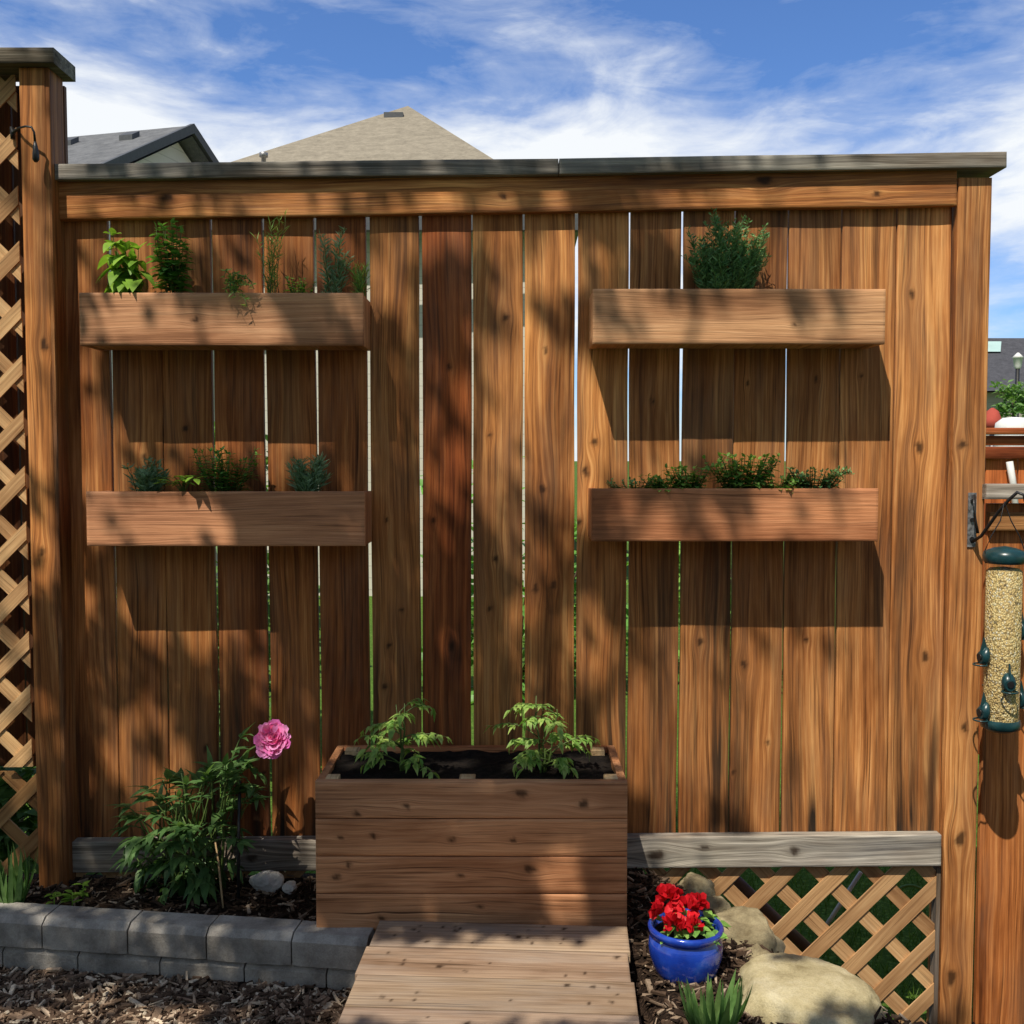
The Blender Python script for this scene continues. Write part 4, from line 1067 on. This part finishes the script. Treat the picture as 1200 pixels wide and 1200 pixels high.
for sg in (-1, 1):
    mb = MB(); r0 = A0-e1*.03; s0 = r0+e2*sg*(hw+.02)-V((0, 0, hw*pit))
    for off in (0, .05):
        poly(mb, [r0+e1*off+V((0, 0, .02)), s0+e1*off+V((0, 0, .02)), s0+e1*off-V((0, 0, .09)), r0+e1*off-V((0, 0, .09))])
    poly(mb, [r0+V((0, 0, .02)), s0+V((0, 0, .02)), s0+e1*.05+V((0, 0, .02)), r0+e1*.05+V((0, 0, .02))]); poly(mb, [r0-V((0, 0, .09)), s0-V((0, 0, .09)), s0+e1*.05-V((0, 0, .09)), r0+e1*.05-V((0, 0, .09))])
    mb.build('fascia', TRIM, gh)
for k, s_ in enumerate((.45, 1.25)):
    q = A0+e1*s_-e2*.35-V((0, 0, .35*pit)); mb = MB()
    ids = [mb.add(q+e1*a-e2*b*.2+V((0, 0, c-b*.2*pit))) for c in (-.02, .06) for (a, b) in ((0, 0), (.17, 0), (.17, .7), (0, .7))]
    for f in ((4, 5, 6, 7), (0, 1, 5, 4), (1, 2, 6, 5), (2, 3, 7, 6), (3, 0, 4, 7)): mb.face(tuple(ids[i] for i in f))
    mb.build('roof_vent', TRIM, gh)
for s_ in (2.5, 5.5): win(gh, ft[0]+e1*s_+V((0, 0, 1.1-ft[0].z)), e1, -e2, 1.2, 1.2)
# tan hip house
pk = P(478, 124, 17.0); L0 = P(52, 259, 12.0); R0 = P(683, 252, 11.7)
ez = L0.z; th_ = thing('house', 'tan shingled hip roofed house behind the fence, its peak above the middle boards', 'house', (-2.3, pk.y, -.5))
R0.z = ez
B0 = V((L0.x-.1, pk.y+6, ez)); B1 = V((R0.x+.1, pk.y+6, ez)); pk2 = pk+V((.0, 1.0, 0))
mb = MB(); poly(mb, [L0, R0, pk]); poly(mb, [R0, B1, pk2, pk]); poly(mb, [B1, B0, pk2]); poly(mb, [B0, L0, pk, pk2]); poly(mb, [B0-V((0, 0, .02)), B1-V((0, 0, .02)), R0-V((0, 0, .02)), L0-V((0, 0, .02))])
mb.build('roof', SH_TAN, th_)
mb = MB(); quad_prism(mb, [(L0.x+.4, L0.y+.4), (R0.x-.4, R0.y+.4), (B1.x-.4, B1.y-.4), (B0.x+.4, B0.y-.4)], -.55, ez-.05); mb.build('wall', SIDE_B, th_)
mb = MB(); box(mb, (L0.x-.02, min(L0.y, R0.y)-.15, ez-.2), (R0.x+.02, min(L0.y, R0.y)-.03, ez-.025)); mb.build('fascia', TRIM, th_)
q = P(462, 132, 16.4); mb = MB()
box(mb, (q.x-.15, q.y-.12, q.z-.16), (q.x+.15, q.y+.12, q.z-.03)); mb.build('roof_vent', TRIM, th_)
q = P(309, 184, 13.3); mb = MB(); lathe(mb, (q.x, q.y, q.z-.25), [(.03, 0), (.03, .24), (.055, .25), (.055, .30), (.03, .31)], 16); mb.build('vent_pipe', GALV, th_)
for s_ in (-3.6, -1.2): win(th_, (s_, max(L0.y, R0.y)+.4, 1.2), X_, -Y_, 1.3, 1.3)
# dark roofed house far right
q0 = P(1100, 384, 26.0); dh = thing('house', 'distant dark grey roofed house with a skylight beyond the right post', 'house', (q0.x+5, q0.y+2, -.5))
mb = MB(); x0, x1 = q0.x, q0.x+14; yr = q0.y+3; ze = P(1100, 458, 26.).z
poly(mb, [V((x0, q0.y, ze)), V((x1, q0.y, ze)), V((x1, yr, q0.z*1.02)), V((x0, yr, q0.z*1.02))]); poly(mb, [V((x0, yr, q0.z*1.02)), V((x1, yr, q0.z*1.02)), V((x1, yr+3, ze)), V((x0, yr+3, ze))])
mb.build('roof', SH_DARK, dh)
mb = MB(); box(mb, (x0+.3, q0.y+.3, -.55), (x1-.3, yr+2.7, ze-.02)); mb.build('wall', SIDE_C, dh)
def onroof(px, py):
    # point of the front slope seen at that photo position
    a = P(px, py, 10)-CAM; n = V((0, -(q0.z*1.02-ze), 3)).normalized(); t = (V((x0, q0.y, ze))-CAM).dot(n)/a.dot(n); return CAM+a*t+n*.05
mb = MB(); poly(mb, [onroof(1155, 402), onroof(1173, 402), onroof(1172, 414), onroof(1155, 414)]); mb.build('skylight', SKYL, dh)
# street lamp
q = P(1192, 455, 13.); lp = thing('street_lamp', 'black street lamp with pale lantern in front of the distant dark roof', 'lamp', (q.x, q.y, -.5))
mb = MB(); zt_ = P(1192, 432, 13.).z; tube(mb, [V((q.x, q.y, -.5)), V((q.x, q.y, zt_))], [.035, .026], 10); mb.build('pole', BLACK, lp)
mb = MB(); lathe(mb, (q.x, q.y, zt_), [(.03, 0), (.045, .03), (.055, .13), (.07, .14), (.03, .18), (.01, .20)], 16); mb.build('lantern', WHITE, lp)
# green shrub tree
def crown(mb, c, r, n, L, dens=None, clumps=14):
    cs = [(V(c)+V((rdir()*1.0)[:])*0+V((r[0]*v.x, r[1]*v.y, r[2]*v.z)), U(.28, .5)) for v in [rdir()*U(.3, .95) for _ in range(clumps)]]
    for _ in range(n):
        cc, rr = random.choice(cs); v = rdir()*(R()**.4)*rr
        p = cc+V((v.x*r[0], v.y*r[1], v.z*r[2]))
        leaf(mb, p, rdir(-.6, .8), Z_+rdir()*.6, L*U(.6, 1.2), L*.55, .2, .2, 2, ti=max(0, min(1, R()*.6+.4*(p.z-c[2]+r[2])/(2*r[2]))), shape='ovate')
q = P(1188, 470, 10.); tr = thing('garden_tree', 'small bright green leafy tree beyond the red stained fence at the right edge', 'tree', (q.x, q.y, -.5))
mb = MB(); crown(mb, (q.x, q.y, q.z+.0), (.22, .25, .22), 700, .065); crown(mb, (q.x+.12, q.y, q.z-.35), (.28, .3, .25), 500, .065); mb.build('crown', L_IRIS, tr)
mb = MB(); tube(mb, [V((q.x, q.y, -.5)), V((q.x+.03, q.y, .4)), V((q.x, q.y, q.z))], [.04, .03, .015], 8); mb.build('trunk', BARK, tr)
# red parasol and pale cover seen over that fence
q = P(1163, 483, 8.); pa = thing('folded_parasol', 'faded red cloth top of a parasol above the red stained fence', 'parasol', (q.x, q.y, -.5))
mb = MB(); lathe(mb, (q.x, q.y, 0), [(.02, P(600, 505, 8.).z), (.075, P(600, 500, 8.).z), (.07, P(600, 492, 8.).z), (.045, P(600, 482, 8.).z), (.01, P(600, 478, 8.).z)], 10); mb.build('canopy', REDC, pa)
mb = MB(); tube(mb, [V((q.x, q.y, -.5)), V((q.x, q.y, P(600, 503, 8.).z))], .02, 8); mb.build('pole', GALV, pa)
q = P(1188, 494, 7.); gb = MB(); lathe(gb, (q.x, q.y, 0), [(.05, -.5), (.10, -.49), (.12, q.z-.06), (.115, q.z-.01), (.07, q.z+.025), (.01, q.z+.03)], 20)
solo(gb.build('covered_grill', WHITE), 'white rounded cover peeking over the red stained fence', 'cover')
# neighbour's red stained fence
rf = thing('red_fence', 'low red stained board fence of the neighbouring yard beyond the gate', 'fence', (4.0, 5.6-D, -.5))
fd2 = 5.6; x0 = P(1120, 540, fd2).x; yy = fd2-D
hplank('fence_cap', REDW, rf, V((x0, yy-.03, P(600, 509, fd2).z)), V((x0+4, yy-.03, P(600, 509, fd2).z)), .035, .1, (1., 1., 1.), step=.06)
hplank('fence_rail', REDW, rf, V((x0, yy, P(600, 522, fd2).z)), V((x0+4, yy, P(600, 522, fd2).z)), .053, .03, (.85, .85, .85), step=.06)
hplank('fence_rail', REDW, rf, V((x0, yy-.005, P(600, 538, fd2).z)), V((x0+4, yy-.005, P(600, 538, fd2).z)), .068, .03, (.75, .7, .7), step=.06)
for k in range(22):
    plank('fence_board', REDW, rf, V((x0+k*.18, yy+.03, -.5)), X_, Z_, .172, P(600, 525, fd2).z+.5, .018, (1.25, 1.35, 1.2), step=.06)
mb = MB(); tube(mb, [P(1183, 541, fd2-.01), P(1187, 566, fd2-.01), P(1195, 640, fd2-.01)], .018, 6); mb.build('drain_rod', WHITE, rf)

# ------------------------------------------------------------------ shade tree standing behind the viewer
def fp(x, y, z):                # where the sun carries a point on to the picket plane, in photo coordinates
    t = -y/SUN.y; X = x+SUN.x*t; Z = z+SUN.z*t
    return 600+X*FPX/D, 537-(Z-1.15)*FPX/D
LIT = []
def lit(px, py, rx, ry, v, d=D):
    p = P(px, py, d); q = fp(p.x, p.y, p.z); LIT.append((q[0], q[1], rx*D/d+7, ry*D/d+7, min(1, v*1.1)))
for a in ((1100, 560, 92, 560, 1), (900, 800, 215, 80, .85), (800, 880, 60, 90, .7), (940, 890, 60, 80, .8), (1020, 930, 60, 50, .9), (880, 547, 185, 45, .92), (990, 235, 175, 45, .95, D-.03), (970, 300, 120, 60, .7),
          (860, 372, 170, 36, .55, D-.14), (940, 608, 105, 34, .9, D-.14), (775, 600, 60, 20, .45, D-.14),
          (605, 310, 24, 45, .8), (652, 300, 24, 60, .7), (632, 465, 52, 85, .85), (572, 480, 26, 80, .7), (692, 520, 24, 100, .9), (620, 600, 70, 60, .45), (640, 760, 60, 100, .45), (470, 700, 40, 90, .3), (460, 430, 35, 90, .3), (760, 800, 70, 110, .75),
          (150, 236, 90, 24, .8, D-.03), (330, 236, 70, 22, .9, D-.03), (430, 238, 30, 20, .9, D-.03), (525, 238, 55, 18, .85, D-.03),
          (455, 295, 24, 45, .6), (302, 320, 28, 40, .85), (362, 295, 18, 36, .7), (160, 375, 45, 34, .9, D-.14), (243, 388, 28, 22, .6, D-.14), (312, 388, 24, 30, .6, D-.14),
          (45, 150, 24, 70, .95, D-.07), (45, 265, 22, 60, .8, D-.07), (45, 400, 22, 60, .9, D-.07), (42, 500, 24, 45, .85, D-.07), (58, 640, 18, 36, .5, D-.07),
          (8, 300, 30, 260, .85, D-.03), (12, 700, 30, 180, .75, D-.03), (20, 68, 60, 20, .8, D-.1), (150, 200, 300, 12, .4, D-.09),
          (108, 545, 36, 55, .9), (265, 530, 45, 18, .9), (362, 527, 24, 14, .8), (165, 606, 60, 40, .9, D-.14), (230, 600, 24, 32, .7, D-.14),
          (288, 765, 45, 38, .8), (172, 885, 34, 70, .6), (345, 820, 30, 40, .35), (140, 310, 30, 50, .8, D-.08), (520, 560, 20, 60, .5),
          (1000, 1085, 140, 120, 1), (925, 1000, 200, 34, 1, D-.03), (1000, 940, 120, 60, .9), (1178, 900, 60, 350, 1), (945, 1160, 100, 55, 1, 2.2), (803, 1105, 65, 75, .95, 2.3), (870, 1080, 50, 50, .8, 2.5), (780, 1030, 40, 30, .6, 2.7),
          (600, 1140, 170, 75, .9, 2.2), (520, 1130, 110, 50, .7, 2.25), (150, 1180, 170, 25, .5, 2.25), (560, 1190, 150, 30, .8, 2.05), (310, 1110, 80, 24, .3, 2.42), (663, 1035, 18, 32, 1, 2.44), (660, 1000, 26, 12, .6, 2.44), (500, 940, 60, 20, .2, 2.44),
          (320, 866, 60, 62, 1, 2.64), (150, 300, 40, 50, 1, D-.08), (60, 200, 30, 60, .7, D-.07), (232, 940, 50, 45, .8, 2.66), (190, 1000, 40, 30, .5, 2.66), (150, 1010, 30, 30, .3, 2.7), (470, 860, 60, 45, .7, 2.56), (645, 845, 60, 48, .9, 2.56), (715, 890, 16, 20, .8, 2.6), (10, 1040, 35, 35, .7, 2.58)):
    lit(*a)
def litv(px, py):
    nz = mnoise.noise(V((px*.03, py*.022, 3.7)))+.6*mnoise.noise(V((px*.07, py*.055, 1.2)))
    m = .02+(.85*sst(.24, .48, nz) if px < 720 else .7*sst(.42, .60, nz))
    wv = 1+.8*mnoise.noise(V((px*.03, py*.022, 8.1)))
    for (cx, cy, rx, ry, v) in LIT:
        q = (((px-cx)/rx)**2+((py-cy)/ry)**2)*wv
        if q < 1.6: m = max(m, v*(1 if q < .95 else max(0, (1.6-q)/.65)))
    if px < 1010 and py < 965:
        m *= 1-.55*sst(.22, .45, mnoise.noise(V((px*.026+9, py*.02, 6.4)))+.5*mnoise.noise(V((px*.06, py*.05, 2.2))))
    return m
random.seed(101)
tb = V((-2.5, -4.6, -.5))
tree = thing('shade_tree', 'leafy garden tree standing behind the viewer, shading the fence', 'tree', tb)
lv, br = MB(), MB()
tube(br, [tb, tb+V((.05, .05, 1.2)), tb+V((.1, .1, 2.4)), tb+V((.3, .6, 3.6)), tb+V((.6, 1.2, 4.8)), tb+V((.8, 1.7, 6.2))], [.17, .13, .115, .10, .07, .03], 12)
cc = V((-1.55, -2.6, 4.7)); cr = V((2.2, 1.05, 2.6))
clumps = []
while len(clumps) < 150:
    v = rdir()*(R()**.4)
    clumps.append(cc+V((v.x*cr.x, v.y*cr.y, v.z*cr.z)))
cnt = 0
for c in clumps:
    for _ in range(480):
        v = rdir()*(R()**.45)*.55; p = c+V((v.x, v.y*.7, v.z))
        if p.y > -1.45 or p.z < 2.2+.55*max(0, p.y+2.81): continue
        px, py = fp(p.x, p.y, p.z)
        inside = -60 < px < 1420 and -60 < py < 1900
        if inside and px > 1150 and py > 480 and R() < .97: continue
        if inside:
            if R() < sst(.08, .62, litv(px, py)): continue
        elif R() < .5: continue
        leaf(lv, p, rdir(-.8, .4), Z_+rdir()*.7, U(.040, .066), U(.026, .042), .2, .15, 2); cnt += 1
    px, py = fp(c.x, c.y, c.z)
    t0 = U(.45, .95); a0 = tb+V((.1+.6*t0, .1+1.4*t0, 2.4+3.2*t0)); cv = curve(a0, c, -.1, 5, .03)
    if all(litv(*fp(k_.x, k_.y, k_.z)) < .45 for k_ in cv[1:]):
        tube(br, cv, [.03, .022, .016, .012, .008, .005], 5)
br.build('trunk', BARK, tree); lv.build('crown', L_TREE, tree)

# ------------------------------------------------------------------ unseen house added at the viewer's back to block sky light
hb = thing('house', 'unseen single storey cream house added behind the viewer to dim the sky light', 'house', (0, -10, -.5))
mb = MB(); box(mb, (-9, -15, -.55), (7, -7.6, 2.5)); mb.build('wall', SIDE_B, hb)
mb = MB(); poly(mb, [V((-9.5, -7.1, 2.45)), V((7.5, -7.1, 2.45)), V((7.5, -11.3, 4.4)), V((-9.5, -11.3, 4.4))]); poly(mb, [V((7.5, -15.5, 2.45)), V((-9.5, -15.5, 2.45)), V((-9.5, -11.3, 4.4)), V((7.5, -11.3, 4.4))])
poly(mb, [V((-9.5, -15.5, 2.43)), V((7.5, -15.5, 2.43)), V((7.5, -7.1, 2.43)), V((-9.5, -7.1, 2.43))]); mb.build('roof', SH_DARK, hb)
for (x, z) in ((-6, 1.2), (-3.2, 1.2), (3.5, 1.2)): win(hb, (x, -7.6, z), -X_, Y_, 1.5, 1.2)
mb = MB(); box(mb, (-1.5, -7.62, -.5), (-.4, -7.54, 1.7)); mb.build('door', WHITE, hb)
# ------------------------------------------------------------------ world and sun
w = bpy.data.worlds.new('World'); scene.world = w; w.use_nodes = True
nt = w.node_tree; nt.nodes.clear(); N, Lk = nt.nodes, nt.links
el = math.asin(-SUN.z); az = atan2(-SUN.x, -SUN.y)
sky = N.new('ShaderNodeTexSky'); sky.sky_type = 'NISHITA'; sky.sun_disc = False; sky.sun_elevation = el; sky.sun_rotation = az
sky.air_density = 1.0; sky.dust_density = .3; sky.ozone_density = 2.5
class WG(G):
    def __init__(s): s.nt, s.N, s.L = nt, N, Lk
g = WG()
dirv = N.new('ShaderNodeTexCoord').outputs['Generated']
sp = N.new('ShaderNodeSeparateXYZ'); Lk.new(dirv, sp.inputs[0])
bg1 = N.new('ShaderNodeBackground'); bg1.inputs[1].default_value = .093
bk = g.math('ADD', .45, g.math('MULTIPLY', sp.outputs[1], 1.6), True)          # whiter, hazier sky on the sun's side
Lk.new(g.mix(1.0, sky.outputs[0], g.mix(bk, (1.45, 1.22, .98), (.86, 1.16, 1.62)), 'MULTIPLY'), bg1.inputs[0])
bg2 = N.new('ShaderNodeBackground'); bg2.inputs[0].default_value = (.93, .965, 1.0, 1); bg2.inputs[1].default_value = 1.0
rot = N.new('ShaderNodeMapping'); rot.vector_type = 'POINT'; rot.inputs['Rotation'].default_value = (0, radians(-14), 0); rot.inputs['Scale'].default_value = (1.3, 1.3, 4.2)
Lk.new(dirv, rot.inputs[0])
n1 = g.noise(rot.outputs[0], 2.3, 8, .58, .35); n2 = g.noise(rot.outputs[0], 7.5, 8, .62, .9)
nn = g.math('ADD', g.math('MULTIPLY', n1, .76), g.math('MULTIPLY', n2, .24))
# more cloud towards the horizon, less overhead
hz = g.ramp(sp.outputs[2], [(.0, (.10, .10, .10)), (.17, (.08, .08, .08)), (.25, (.20, .20, .20)), (.29, (.16, .16, .16)), (.335, (.04, .04, .04)), (.37, (.01, .01, .01)), (.8, (.0, .0, .0))])
cl = g.math('ADD', nn, hz)
mask = g.ramp(cl, [(.46, (0, 0, 0)), (.54, (.22, .22, .22)), (.62, (.64, .64, .64)), (.70, (1, 1, 1))])
# clearer sky on the side behind the viewer
mask = g.math('MULTIPLY', mask, g.math('ADD', .5, g.math('MULTIPLY', sp.outputs[1], .7), True))
mx = N.new('ShaderNodeMixShader'); Lk.new(mask, mx.inputs[0]); Lk.new(bg1.outputs[0], mx.inputs[1]); Lk.new(bg2.outputs[0], mx.inputs[2])
wo = N.new('ShaderNodeOutputWorld'); Lk.new(mx.outputs[0], wo.inputs[0])
sd = bpy.data.lights.new('sun', 'SUN'); sd.energy = 5.0; sd.angle = radians(.45); sd.color = (1, .93, .80)
so = bpy.data.objects.new('sun', sd); COL.objects.link(so); so.rotation_euler = SUN.to_track_quat('-Z', 'Y').to_euler(); so.location = (-3, -6, 9)
scene.render.engine = 'CYCLES'
scene.view_settings.view_transform = 'Standard'; scene.view_settings.look = 'None'; scene.view_settings.exposure = 0
